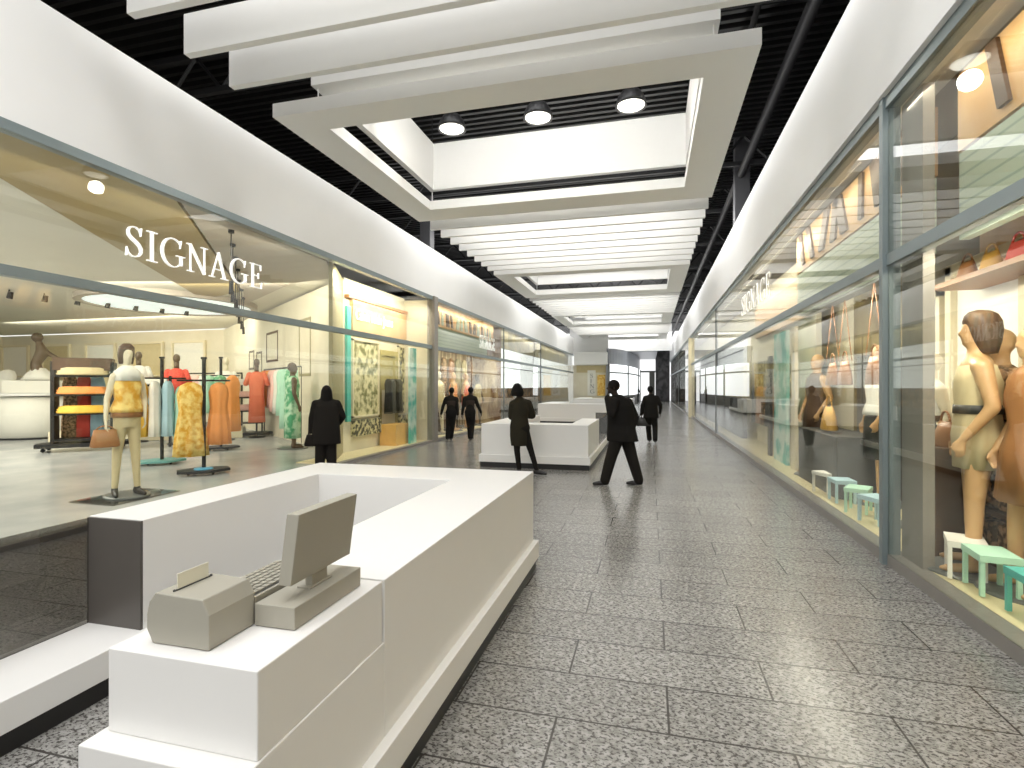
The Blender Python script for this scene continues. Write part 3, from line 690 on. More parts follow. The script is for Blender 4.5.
JM = dict(head=(0, 0, 1.66), face=(0, -1, 0), neck=(0, 0, 1.52), chest=(0, 0, 1.30), pelvis=(0, 0, .95),
          shL=(-.17, 0, 1.40), elL=(-.25, .02, 1.14), wrL=(-.29, -.06, .90), hdL=(-.1, -.2, -1), pnL=(1, 0, 0),
          shR=(.17, 0, 1.40), elR=(.24, .04, 1.14), wrR=(.20, -.10, .93), hdR=(0, -.2, -1), pnR=(-1, 0, 0),
          hpL=(-.08, 0, .90), knL=(-.13, 0, .50), anL=(-.16, 0, .10), toL=(-.2, -1, 0),
          hpR=(.08, 0, .90), knR=(.10, -.03, .50), anR=(.12, -.04, .10), toR=(.2, -1, 0))
_mb = {}
def mannequin(label, loc, rz, H, skin, wear, group=None, base=True, mirror=False):
    """wear: list of (name, material, rings)"""
    t = thing('mannequin', label, 'mannequin', loc, rz, group); s = H/1.80; t.scale = (s*(-1 if mirror else 1), s, s)
    if skin not in _mb:
        _mb[skin] = body(JM, skin, t, .016)
    else:
        o = _mb[skin].copy(); COL.objects.link(o); o.parent = t
    for nm, m, rings in wear:
        if rings == 'legs':
            key = ('legs', m)
            if key not in _mb: _mb[key] = trousers(JM, t, m, (.098, .064, .042))
            else:
                o = _mb[key].copy(); COL.objects.link(o); o.parent = t
        else:
            bm = bmesh.new(); loft(bm, rings, n=40, fold=.05, nf=9); o = obj(nm, bm, m, t, smooth=True)
    if any(w_[0] == 'trousers' for w_ in wear): shoes(JM, t)
    if base:
        bm = bmesh.new(); lathe(bm, [(.01, 0), (.30, 0), (.30, .012), (.28, .022), (.01, .022)], n=28); obj('foot_plate', bm, 'dalu', t)
    return t
TOPR = [(0, 0, 1.50, .07, .065), (0, 0, 1.44, .16, .11), (0, 0, 1.30, .19, .14), (0, 0, 1.14, .16, .125), (0, 0, 1.04, .21, .155), (0, 0, .99, .215, .16)]
DRESS = [(0, 0, 1.50, .07, .065), (0, 0, 1.44, .16, .11), (0, 0, 1.30, .185, .135), (0, 0, 1.10, .15, .115), (0, 0, .95, .20, .15), (0, 0, .60, .24, .18)]
SHEATH = [(0, 0, 1.42, .15, .10), (0, 0, 1.30, .185, .135), (0, 0, 1.12, .15, .12), (0, 0, .95, .185, .14), (0, 0, .72, .17, .13)]
BELT = [(0, 0, 1.15, .165, .13), (0, 0, 1.09, .165, .13)]

# ---------------- shop 1 (left, behind the big sign)
struct('floor_left_shop', BX(-34, -6.58, -5, 21, -.15, 0.0), 'shopfloor')
bm = bmesh.new()
def wallseg(bm, a, b, z0, z1, th=.12):
    d = Vector((b[0]-a[0], b[1]-a[1], 0)).normalized(); n = Vector((-d.y, d.x, 0))*th
    prism(bm, [(a[0], a[1]), (b[0], b[1]), (b[0]+n.x, b[1]+n.y), (a[0]+n.x, a[1]+n.y)], z0, z1)
wallseg(bm, (-19.5, 21), (-7.5, 11.95), 0, 4.4, -.1); struct('wall_angled', bm, 'cream')
bm = bmesh.new(); wallseg(bm, (-7.5, 11.9), (-6.62, 10.1), 0, 4.4, -.08); struct('wall_pier', bm, 'olive')
struct('wall_back', BX(-34, -19.4, 20.9, 21.1, 0, 4.4), 'cream')
struct('wall_far_left', BX(-34.2, -34, -5, 21, 0, 4.4), 'cream')
struct('ceiling_left_shop', BX(-34, -6.58, -5, 21, 4.46, 4.6), 'shopceil')
bm = bmesh.new(); prism(bm, [(-6.62, 2.2), (-8.1, 4.97), (-13.3, 13.4), (-11.2, 12.6), (-6.62, 6.2)], 4.38, 4.455); struct('ceiling_bronze_panel', bm, 'brownceil')
bm = bmesh.new(); prism(bm, [(-6.62, 6.3), (-11.2, 12.7), (-12.8, 14.6), (-9, 11.9), (-7.6, 11.6), (-6.7, 10.0)], 4.38, 4.455); struct('ceiling_beige_panel', bm, 'beigeceil')
# round light in the shop ceiling
t = thing('ceiling_light', 'large round pale blue light set in the left shop ceiling', 'ceiling light', (-15.0, 13.9, 4.30))
bm = bmesh.new(); lathe(bm, [(.05, .04), (2.3, .04), (2.3, .06), (.05, .06)], n=48); obj('diffuser', bm, 'coolpanel', t)
bm = bmesh.new()
n = 48; R = []
for r, z in ((2.3, 0), (2.5, 0), (2.5, .16), (2.3, .16)): R.append([bm.verts.new((r*math.cos(2*PI*i/n), r*math.sin(2*PI*i/n), z)) for i in range(n)])
for A, B in zip(R, R[1:]+R[:1]):
    for i in range(n): bm.faces.new((A[i], A[(i+1) % n], B[(i+1) % n], B[i]))
obj('rim', bm, 'beigeceil', t)
# rod pendants running down the shop
for i, (x, y) in enumerate(((-6.95, 7.6), (-7.6, 8.35), (-8.3, 9.2), (-9.1, 10.15), (-10.0, 11.2), (-10.9, 12.3), (-11.9, 13.5))):
    t = thing('rod_pendant', '%s in the row of thin dark rod pendants right of the SIGNAGE letters' % ['nearest', 'second', 'third', 'fourth', 'fifth', 'sixth', 'farthest'][i], 'pendant light', (x, y, 0), 0, 'rod pendants in the left shop')
    bm = bmesh.new(); tube(bm, (0, 0, 3.45), (0, 0, 4.40), .010, n=8); obj('rod', bm, 'black', t)
    bm = bmesh.new(); lathe(bm, [(.01, 4.33), (.05, 4.33), (.05, 4.40), (.01, 4.40)], n=12); obj('ceiling_cap', bm, 'black', t)
    bm = bmesh.new(); tube(bm, (0, 0, 3.28), (0, 0, 3.50), .04, .03, n=12); obj('lamp_head', bm, 'black', t)
for i, (px, y) in enumerate(((-17.6, 11.0), (-17.3, 11.7), (-17.0, 12.4), (-16.7, 13.1), (-16.4, 13.8), (-16.1, 14.5), (-15.8, 15.2))):
    t = thing('spotlight', '%s of the small black ceiling spots at the upper left of the shop' % ORD[i].replace('nearest', 'first'), 'spotlight', (px, y, 4.42), 0, 'black spots in the left shop')
    bm = bmesh.new(); tube(bm, (0, 0, -.22), (.06, 0, -.04), .075, .06, n=12); tube(bm, (0, 0, -.06), (0, 0, .03), .02, n=8); obj('spot_head', bm, 'black', t)
# the main mannequin and its bag
mq_ = mannequin('tall mannequin in beige trousers and a yellow ruffled top in the left window', (-7.79, 6.42, .02), PI/2-.45, 2.34, 'mqnpale',
          [('trousers', 'beige', 'legs'), ('top', 'yellow', TOPR), ('waist_scarf', 'bagb', [(0, 0, 1.03, .20, .145), (0, 0, .93, .205, .15)]), ('scarf', 'whitec', [(0, 0, 1.54, .07, .07), (0, 0, 1.47, .17, .12), (0, 0, 1.36, .19, .14)]), ('wig', 'brown', [(0, .01, 1.80, .05, .05), (0, .02, 1.76, .10, .10), (0, .04, 1.66, .11, .09), (0, .05, 1.56, .09, .06)])])
mq_.scale.x *= .76
handbag((-7.83, 6.11, .80), PI/2-.6, 'brown handbag hanging from the hand of the beige-trousered mannequin', .34, .26, .18, 'bagb', None, .08)
o = obj('glass_plinth', BX(-.42, .42, -.55, .55, 0, .02), 'smoketop'); tag(o, 'thin glass floor plate under the tall beige-trousered mannequin', 'floor plate', None, (-7.79, 6.42, 0))
# garment stands with clothes
stand('garment stand with a teal base behind the tall mannequin', (-10.36, 9.34, 0), .8, 2.35, 'tealbase')
for dx, m, nm, l in ((-.34, 'mustard', 'hanging_shirt', 'orange-yellow top at the left end of the teal-based stand'), (-.10, 'whitec', 'hanging_shirt', 'white top in the middle of the teal-based stand'),
                     (.14, 'bluec', 'hanging_shirt', 'pale blue top on the teal-based stand'), (.38, 'mint', 'hanging_dress', 'mint dress at the right end of the teal-based stand')):
    garment(nm, l, 'garment', (-10.36+dx*.75, 9.30+dx*.66, .62 if m != 'mint' else .5), .8+PI/2, .46, 1.2, .24, m, 'clothes on the garment stands')
stand('garment stand with a pale blue disc on its black base', (-8.39, 8.48, 0), .7, 2.27, 'black', 'bluedisc')
for dx, dy, m, l, h, w2 in ((-.16, -.14, 'yellow', 'yellow patterned dress on the stand with the blue disc', 1.42, .46), (.14, .22, 'orangec', 'orange dress behind the yellow one on the blue-disc stand', 1.22, .34), (-.34, .0, 'mustard', 'mustard dress on the left of the blue-disc stand', 1.30, .40)):
    garment('hanging_dress', l, 'dress', (-8.39+dx, 8.48+dy, 1.78-h), .9, w2, h, .30, m, 'clothes on the garment stands', 1.22, fold=.13)
stand('black garment stand with green and orange clothes, third from the left', (-11.12, 11.8, 0), .7, 2.49, 'black')
for dx, m, l, h in ((-.3, 'mint', 'mint green blouse on the third garment stand', 1.0), (-.02, 'greenc', 'green patterned blouse on the third garment stand', 1.15), (.3, 'orangec', 'rust orange dress on the third garment stand', 1.5)):
    garment('hanging_dress', l, 'garment', (-11.12+dx*.8, 11.8+dx*.5, 2.0-h), 1.6, .42, h, .30, m, 'clothes on the garment stands')
# shelf rack with folded stacks
t = thing('clothes_rack', 'black wheeled rack with folded and hanging clothes in the left shop', 'clothes rack', (-14.64, 10.88, 0), .78)
for q in (-1, 1):
    bm = bmesh.new(); box(bm, q*.62-.04, q*.62+.04, -.30, .30, .22, 2.35); bm2 = obj('side_frame', bm, 'black', t)
bm = bmesh.new(); prism(bm, [(-.95, -.45), (.70, -.45), (1.0, -.1), (.95, .45), (-.70, .45), (-1.0, .1)], .12, .22); obj('base', bm, 'black', t)
for z in (.28, .95, 1.45, 1.95): obj('shelf', BX(-.60, .60, -.32, .32, z, z+.05), 'black', t)
obj('top_box', BX(-.62, .62, -.30, .30, 2.12, 2.45), 'brown', t)
for a, b in ((-.8, -.3), (.8, -.3), (-.8, .3), (.8, .3)):
    bm = bmesh.new(); ball(bm, (a, b, .06), .06, sub=1); obj('caster', bm, 'black', t)
for i, (z, m, l) in enumerate(((1.0, 'mustard', 'orange-yellow folded clothes on the lowest shelf of the black rack'), (1.5, 'orangec', 'orange folded clothes on the middle shelf of the black rack'), (2.0, 'beige', 'pale yellow folded clothes on the top shelf of the black rack'))):
    bm = bmesh.new(); loft(bm, [(0, 0, 0, .55, .28), (0, 0, .05, .57, .29), (0, 0, .06, .53, .27), (0, 0, .11, .55, .28), (0, 0, .12, .50, .26), (0, 0, .17, .50, .26), (0, 0, .20, .40, .2)], n=36, fold=.05, nf=11)
    o = obj('folded_clothes', bm, m, smooth=True); tag(o, l, 'folded clothes', 'folded clothes on the black rack', (-14.50, 10.74, z), .78)
for i, (dx, m, l) in enumerate(((-.35, 'fur', 'brown garment hanging in the black rack'), (-.05, 'red', 'dark red garment hanging in the black rack'), (.25, 'bluec', 'blue-grey garment hanging in the black rack'))):
    garment('hanging_shirt', l, 'garment', (-14.95+dx*.7, 11.15+dx*.7, .32), .78, .34, 1.7, .22, m, 'clothes behind the black rack')
t = thing('side_rack', 'small black side rack with pale blue folded clothes right of the big rack', 'clothes rack', (-13.5, 11.9, 0), .78)
for z in (.5, 1.15, 1.7): obj('shelf', BX(-.40, .40, -.25, .25, z, z+.05), 'black', t)
for q in (-1, 1): obj('side_frame', BX(q*.40-.03, q*.40+.03, -.2, .2, 0, 2.0), 'black', t)
for z, l in ((.55, 'pale blue stack low on the side rack'), (1.20, 'pale blue stack in the middle of the side rack'), (1.75, 'pale stack on top of the side rack')):
    o = obj('folded_clothes', BX(-.34, .34, -.22, .22, 0, .17), 'bluec' if z < 1.7 else 'whitec', bevel=.03); tag(o, l, 'folded clothes', 'stacks on the side rack', (-13.5, 11.9, z), .78)
# round white table with a sculpture
t = thing('round_table', 'white round cloth-covered table at the far left of the shop', 'table', (-19.94, 13.29, 0))
bm = bmesh.new(); lathe(bm, [(.05, .05), (1.15, .05), (1.12, .9), (1.05, 1.36), (.05, 1.40)], n=40); obj('table_skirt', bm, 'whitec', t, smooth=True)
bm = bmesh.new(); lathe(bm, [(.05, .0), (1.18, .0), (1.18, .06), (.05, .06)], n=40); obj('base_ring', bm, 'black', t)
bm = bmesh.new(); lathe(bm, [(.05, 1.40), (1.25, 1.40), (1.25, 1.48), (.05, 1.48)], n=40); obj('tabletop', bm, 'white', t)
o = obj('display_box', BX(-.85, .75, -.4, .4, 0, .42), 'whitec', bevel=.03); tag(o, 'white box block standing on the round table', 'display box', None, (-19.9, 13.3, 1.48), .5)
bm = bmesh.new(); limb(bm, [(-.3, 0, .05), (0, 0, .12), (.35, .1, .10)], [.10, .16, .08]); limb(bm, [(0, 0, .12), (-.1, 0, .55), (.08, 0, .95), (0, 0, 1.25)], [.20, .14, .19, .10]); ball(bm, (-.05, 0, 1.45), .17); limb(bm, [(.1, 0, 1.0), (.5, 0, .75), (1.0, 0, .70)], [.09, .06, .04])
t = thing('bust_sculpture', 'dark and white figure display on the white table at far left', 'sculpture', (-19.9, 13.3, 1.90), .7); fused('figure', bm, 'mqndark', t, .03)
bm = bmesh.new(); loft(bm, [(0, 0, .02, .5, .3), (0, 0, .2, .35, .25), (0, 0, .42, .15, .13)], n=30, fold=.15); obj('drape', bm, 'whitec', t, smooth=True)
# pink clothes at the very left
o = obj('white_bench', BX(-1.4, 1.4, -.5, .5, 0, .9), 'whitec', bevel=.03); tag(o, 'white display bench at the left picture edge', 'bench', None, (-22.8, 13.2, 0), .5)
for i, (dx, m) in enumerate(((-.8, 'coral'), (-.3, 'pink'), (.2, 'pink'), (.7, 'whitec'))):
    garment('hanging_shirt', ['coral garment at the extreme left picture edge', 'deep pink garment second from the left edge', 'light pink garment third from the left edge', 'white garment above the bench, fourth from the left edge'][i], 'garment', (-22.8+dx, 13.4+dx*.5, .95), .8, .5, 1.35, .3, m, 'clothes at the far left')
# red bust, coral dress form, trolley, rail
def bust(label, loc, rz, m, H=2.5, skin='mqndark', hem=.6):
    t = thing('dress_form', label, 'dress form', loc, rz); s = 1.35
    bm = bmesh.new(); z = H-.75*s
    loft(bm, [(0, 0, H-.30*s, .06*s, .06*s), (0, 0, H-.36*s, .17*s, .10*s), (0, 0, H-.5*s, .19*s, .13*s), (0, 0, z, .16*s, .12*s), (0, 0, z-hem*s*.5, .19*s, .14*s)], n=30, fold=.06); 
    for q in (-1, 1): limb(bm, [(q*.16*s, 0, H-.38*s), (q*.24*s, 0, H-.60*s)], [.07*s, .06*s], 10)
    obj('blouse', bm, m, t, smooth=True)
    bm = bmesh.new(); tube(bm, (0, 0, H-.32*s), (0, 0, H-.16*s), .05*s); ball(bm, (0, 0, H-.08*s), .085*s, .85, 1, 1.2); obj('form_head', bm, skin, t, smooth=True)
    bm = bmesh.new(); tube(bm, (0, 0, .03), (0, 0, z), .03); lathe(bm, [(.01, 0), (.25, 0), (.25, .03), (.01, .03)]); obj('stem', bm, 'black', t)
    return t
bust('dress form in a red blouse behind the garment stands', (-13.6, 12.75, 0), .8, 'red', 2.64)
bust('dress form in an orange-red jacket near the shelf trolley', (-12.7, 15.0, 0), .8, 'coral', 2.6, hem=1.6)
bust('pale dress form behind the yellow dress', (-13.0, 14.0, 0), .8, 'whitec', 2.6, 'mqnpale')
bust('pale dress form left of the tall mannequin', (-15.2, 12.9, 0), .8, 'whitec', 2.75, 'mqndark')
t = thing('shelf_trolley', 'black wheeled shelf trolley with a white top in mid shop', 'shelf trolley', (-13.2, 15.2, 0), .7)
for a in (-.42, .42):
    for b in (-.25, .25): obj('post', BX(a-.025, a+.025, b-.025, b+.025, .15, 1.75), 'black', t)
for z in (.45, .85, 1.3): obj('shelf', BX(-.45, .45, -.28, .28, z, z+.04), 'black', t)
obj('white_top', BX(-.55, .55, -.34, .34, 1.75, 1.95), 'whitec', t); bm = bmesh.new(); prism(bm, [(-.6, -.4), (.5, -.45), (.75, 0), (.55, .4), (-.5, .4), (-.75, 0)], .06, .15); obj('base', bm, 'black', t)
for z, l in ((.89, 'lower beige stack in the shelf trolley'), (1.34, 'upper beige stack in the shelf trolley')):
    o = obj('folded_clothes', BX(-.36, .36, -.22, .22, 0, .2), 'pink', bevel=.03); tag(o, l, 'folded clothes', 'stacks in the shelf trolley', (-13.2, 15.2, z), .7)
t = thing('clothes_rail', 'long dark clothes rail in front of the angled cream wall', 'clothes rail', (-11.6, 14.9, 0), math.atan2(-3.4, 4.6))
bm = bmesh.new(); tube(bm, (-2.3, 0, 2.3), (1.9, 0, 2.3), .022, n=8); obj('rail', bm, 'black', t)
for q in (-2.3, 1.9):
    bm = bmesh.new(); tube(bm, (q, 0, 0), (q, 0, 2.3), .022, n=8); obj('post', bm, 'black', t)
RD = Vector((-math.cos(math.atan2(3.4, 4.6)), math.sin(math.atan2(3.4, 4.6)), 0))
for i, (s_, m, h, l) in enumerate(((2.2, 'orangec', 1.25, 'orange garment at the far end of the long rail'), (1.85, 'coral', 1.25, 'coral garment second from the far end of the long rail'), (1.5, 'orangec', 1.25, 'orange garment third from the far end of the long rail'),
        (1.1, 'pink', 1.3, 'pink garment on the long rail beside the orange ones'), (.75, 'pink', 1.4, 'pale pink garment in the middle of the long rail'), (.4, 'whitec', 1.45, 'white garment in the middle of the long rail'),
        (.0, 'mint', 1.5, 'mint garment on the long rail'), (-.4, 'mint', 1.9, 'long mint dress on the long rail'), (-.9, 'greenc', 1.6, 'green patterned dress on the long rail'), (-1.4, 'mint', 1.4, 'mint dress at the near end of the long rail'))):
    p = Vector((-11.6, 14.9, 0)) + RD*s_ + Vector((.0, -.05, 0)); garment('hanging_dress', l, 'garment', (p.x, p.y, 2.26-h), .5, .34, h, .30, m, 'clothes on the long rail')
mannequin('mannequin in a long green dress left of the window-shopper', (-9.5, 12.6, 0), 2.4, 2.39, 'mqndark', [('dress', 'greenc', [(0, 0, 1.50, .07, .065), (0, 0, 1.44, .16, .11), (0, 0, 1.30, .2, .14), (0, 0, 1.10, .16, .12), (0, 0, .7, .22, .16), (0, 0, .22, .22, .16)])])
# back rails
for i, (x, m) in enumerate(((-19.2, 'whitec'), (-18.7, 'pink'), (-18.2, 'whitec'), (-17.7, 'pink'), (-17.2, 'whitec'), (-16.7, 'beige'), (-24.5, 'whitec'), (-25.2, 'whitec'), (-26, 'beige'))):
    garment('hanging_dress', ORD[i].replace('nearest', 'first') + ' pale garment from the right along the back of the shop' if i < 6 else ORD[i-6].replace('nearest', 'first') + ' pale garment high on the back wall at left', 'garment', (x, 18.4 if i < 6 else 20.3, .9), 0, .5, 1.3, .3, m, 'pale clothes at the back')
bm = bmesh.new(); tube(bm, (-19.6, 18.4, 2.25), (-16.3, 18.4, 2.25), .03, n=8); tube(bm, (-19.6, 18.4, 0), (-19.6, 18.4, 2.25), .03, n=8); tube(bm, (-16.3, 18.4, 0), (-16.3, 18.4, 2.25), .03, n=8)
o = obj('clothes_rail', bm, 'black'); tag(o, 'clothes rail at the back of the left shop holding pale garments', 'clothes rail')
bm = bmesh.new(); tube(bm, (-26.6, 20.3, 2.25), (-24.0, 20.3, 2.25), .03, n=8); tube(bm, (-26.6, 20.3, 0), (-26.6, 20.3, 2.25), .03, n=8); tube(bm, (-24.0, 20.3, 0), (-24.0, 20.3, 2.25), .03, n=8)
o = obj('clothes_rail', bm, 'black'); tag(o, 'clothes rail at the back left of the shop near the lit niches', 'clothes rail')
# long low display plinth and wall niches at the back
o = obj('display_plinth', BX(-2.6, 2.6, -.4, .4, 0, .35), 'creamframe', bevel=.02); tag(o, 'long low cream plinth behind the garment stands', 'display plinth', None, (-15.4, 13.6, 0), .6)
for i, x in enumerate((-32.9, -30, -27, -24, -21.5)):
    t = thing('wall_niche', '%s lit wall niche from the left on the shop back wall' % ORD[i].replace('nearest', 'first'), 'wall niche', (x, 20.88, 0), 0, 'lit niches on the back wall')
    obj('niche_frame', BX((-1.0, -.9, -.12, 0, .9, 3.9), (.9, 1.0, -.12, 0, .9, 3.9), (-.9, .9, -.12, 0, 3.8, 3.9), (-.9, .9, -.12, 0, .9, 1.0)), 'creamframe', t)
    obj('niche_panel', BX(-.9, .9, -.03, 0, 1.0, 3.8), 'beige' if i % 2 else 'whitec', t)
    obj('shelf', BX(-.9, .9, -.35, 0, 2.2, 2.25), 'creamframe', t)
# pictures on the angled wall
wd = Vector((12, -9.05, 0)).normalized()
for i, (s_, w2, z0, z1, m) in enumerate(((5.6, .42, 2.35, 3.1, 'mqndark'), (6.8, .42, 2.15, 3.0, 'mqndark'), (8.6, .75, 2.55, 3.6, 'brown'), (12.2, .55, 2.0, 3.7, 'olive'))):
    p = Vector((-19.5, 21, 0)) + wd*s_ + Vector((-.6, -.8, 0)).normalized()*.06
    t = thing('picture_frame', '%s framed picture from the left on the angled cream wall' % ORD[i].replace('nearest', 'first'), 'picture', (p.x, p.y, 0), math.atan2(wd.y, wd.x), 'pictures on the angled wall')
    obj('frame', BX((-w2, -w2+.08, -.05, 0, z0, z1), (w2-.08, w2, -.05, 0, z0, z1), (-w2, w2, -.05, 0, z1-.08, z1), (-w2, w2, -.05, 0, z0, z0+.08)), m, t)
    obj('picture', BX(-w2+.07, w2-.07, -.02, 0, z0+.07, z1-.07), 'gleaf' if i % 2 else 'leaf', t)

# ---------------- shop 2 (left, cream front with brown sign board)
struct('floor_cream_shop', BX(-7.6, -6.58, 10.2, 15.36, -.15, .02), 'creamfloor')
struct('wall_cream_shop', BX(-7.62, -7.50, 11.95, 15.36, 0, 4.46), 'cream')
struct('ceiling_cream_shop', BX(-7.6, -6.58, 10.1, 15.3, 4.46, 4.6), 'shopceil')
o = obj('sign_board', BX(-7.50, -7.40, 12.2, 15.3, 3.12, 3.95), 'tan'); tag(o, 'tan sign board above the cream shop windows', 'sign board')
o = obj('sign_board_edge', BX(-7.50, -7.36, 11.95, 15.3, 3.96, 4.04), 'bagb'); tag(o, 'thin brown ledge along the top of the tan sign board', 'ledge')
f = bpy.data.curves.new('sign_text', 'FONT'); f.body = 'Calvin Klein Jeans'; f.size = .40; f.extrude = .012
fo = bpy.data.objects.new('t', f); COL.objects.link(fo); dg = bpy.context.evaluated_depsgraph_get()
me = bpy.data.meshes.new_from_object(fo.evaluated_get(dg)); bpy.data.objects.remove(fo); me.materials.clear(); me.materials.append(M['sign'])
wd_ = max(v.co.x for v in me.vertices)
o = bpy.data.objects.new('shop_sign', me); COL.objects.link(o); o.rotation_euler = (PI/2, 0, PI/2); o.location = (-7.385, 12.3, 3.44); o.scale = (2.05/wd_, 1, 1)
o['label'] = 'small white lettering on the tan sign board'; o['category'] = 'sign'
o = obj('teal_board', BX(-7.49, -7.42, 11.97, 12.14, .8, 3.75), 'tealp'); tag(o, 'narrow teal board at the left edge of the cream shop', 'board')
def window_disp(label, y0, y1, m, z0=.88, z1=2.95):
    t = thing('display_window', label, 'display window', (-7.5, (y0+y1)/2, 0)); h = (y1-y0)/2
    obj('window_frame', BX((0, .07, -h, -h+.05, z0, z1), (0, .07, h-.05, h, z0, z1), (0, .07, -h, h, z0, z0+.05), (0, .07, -h, h, z1-.05, z1)), 'creamframe', t)
    obj('patterned_panel', BX(0, .03, -h+.05, h-.05, z0+.05, z1-.05), m, t)
    obj('planter', BX(0, .12, -h, h, .40, .82), 'leaf', t); return t
window_disp('left leaf-patterned display window of the cream shop', 12.25, 13.65, 'gleaf')
window_disp('right leaf-patterned display window of the cream shop', 14.84, 15.34, 'leaf')
o = obj('shop_doorway', BX((-7.5, -7.44, 13.7, 13.8, .02, 2.75), (-7.5, -7.44, 14.72, 14.82, .02, 2.75), (-7.5, -7.44, 13.8, 14.72, 2.6, 2.75), (-7.5, -7.48, 13.8, 14.72, 1.6, 2.6)), 'gold'); tag(o, 'golden doorway between the two patterned windows', 'doorway')
o = obj('display_plinth', BX(-.25, .25, -.45, .45, 0, .60), 'bagy', bevel=.01); tag(o, 'golden plinth under the small dark figures in the cream shop', 'plinth', None, (-7.18, 14.1, .02))
for i, y in enumerate((13.82, 14.05, 14.28, 14.5)):
    garment('hanging_jacket', '%s dark jacket from the left above the golden plinth' % ORD[i].replace('nearest', 'first'), 'jacket', (-7.25, y, .92), PI/2, .24, 1.0, .2, 'sil' if i % 2 == 0 else 'posdark', 'dark jackets in the cream shop')
o = obj('hanging_banner', BX(-6.86, -6.82, 14.3, 14.78, .02, 2.84), 'teal'); tag(o, 'pale blue printed banner beside the grey column', 'banner')

# ---------------- shop 3 (left) and the matching windows on the right: fascia, slat panel, mannequins
struct('floor_mannequin_shop', BX(-7.95, -6.58, 15.4, 23.3, -.15, .02), 'creamfloor')
struct('wall_mannequin_shop', BX(-8.1, -7.95, 15.36, 25, 0, 4.46), 'streak')
struct('ceiling_mannequin_shop', BX(-8, -6.58, 15.36, 23.3, 4.46, 4.6), 'beigeceil')
struct('wall_side_panel', BX(-7.95, -6.62, 15.37, 15.42, 0, 4.4), 'cream')
t = thing('fascia_board', 'amber fascia with dark cut shapes above the mannequins on the left', 'fascia board', (-6.9, 19.5, 0))
obj('board', BX(-.05, .05, -3.3, 3.5, 3.70, 4.45), 'orange', t)
random.seed(4); y = -3.0
while y < 3.2:
    bm = bmesh.new(); w2 = random.uniform(.12, .3); L_ = random.uniform(-.15, .15)
    prism(bm, [(.05, y), (.08, y), (.08, y+w2), (.05, y+w2)], 3.78, 4.22)
    for v in bm.verts:
        if v.co.z > 4: v.co.y += L_
    obj('dark_shape', bm, 'brown' if random.random() < .6 else 'green', t); y += w2 + random.uniform(.15, .35)
o = obj('slatted_panel', BX(-6.95, -6.87, 16.4, 22.1, 2.98, 3.70), 'green'); tag(o, 'grey-green slatted panel under the amber fascia on the left', 'slatted panel')
w3 = word('SIGNAGE', 'small white letters near the right end of the left amber fascia', (-6.80, 20.9, 3.30), PI/2, .55, 2.2)
MM = [('mqn', 'whitec'), ('mqn', 'fur'), ('mqnpale', 'beige'), ('mqndark', 'beige'), ('mqn', 'orangec'), ('mqndark', 'fur'), ('mqn', 'coral'), ('mqn', 'whitec'), ('mqndark', 'beige'), ('mqn', 'fur')]
for i, (sk, cl) in enumerate(MM):
    y = 16.1 + i*.72
    cname = {'beige': 'beige', 'fur': 'brown knitted', 'whitec': 'white', 'orangec': 'orange', 'coral': 'coral'}[cl]
    mannequin('mannequin in a %s dress, %s from the left in the far left window' % (cname, ORD[i].replace('nearest', 'first')), (-7.25 - .25*(i % 2), y, .02), PI/2 + .4*math.sin(i*2.1), 2.25, sk, [('dress', cl, DRESS if i % 2 else SHEATH)], 'mannequins in the far left window', mirror=i % 3 == 0)
for i in range(9):
    garment('hanging_coat', '%s brown coat from the left hanging behind the far left mannequins' % ORD[i].replace('nearest', 'first'), 'coat', (-7.8, 16.3+i*.78, 1.1), PI/2, .55, 1.75, .2, ['fur', 'bagb', 'olive', 'beige'][i % 4], 'coats behind the far left mannequins')

# ---------------- shop 4 (left, far): gold fascia, bright light boxes, brown display
struct('floor_far_left_shop', BX(-7.6, -6.58, 23.4, 46, -.15, .02), 'greyboard')
struct('wall_far_shop', BX(-7.7, -7.55, 25, 46, 0, 4.46), 'greyboard')
struct('wall_far_shop_return', BX(-7.95, -6.6, 23.36, 23.42, 0, 4.4), 'streak')
struct('ceiling_far_shop', BX(-7.6, -6.58, 23.36, 46, 4.46, 4.6), 'beigeceil')
for i, (a, b) in enumerate(((23.6, 31.6), (32, 45.6))):
    l = ('nearer', 'farther')[i]
    o = obj('fascia_board', BX(-6.95, -6.85, a, b, 3.55, 4.42), 'gold'); tag(o, l + ' olive-gold fascia above the bright light boxes on the left', 'fascia board')
    t = thing('light_box', l + ' long white backlit panel in the far left windows', 'light box', (-6.95, (a+b)/2, 0)); h = (b-a)/2
    obj('backlit_panel', BX(0, .06, -h, h, 1.62, 3.52), 'lightbox', t); obj('panel_rail', BX(.06, .08, -h, h, 2.6, 2.64), 'dalu', t)
    o = obj('stocked_shelf', BX(-7.1, -6.82, a, b, .75, 1.60), 'brownshelf'); tag(o, l + ' stocked brown shelf under the light box on the left', 'shelf')
    o = obj('low_counter', BX(-7.1, -6.80, a, b, .02, .74), 'greyboard'); tag(o, l + ' dark base under the stocked shelf on the left', 'shelf base')

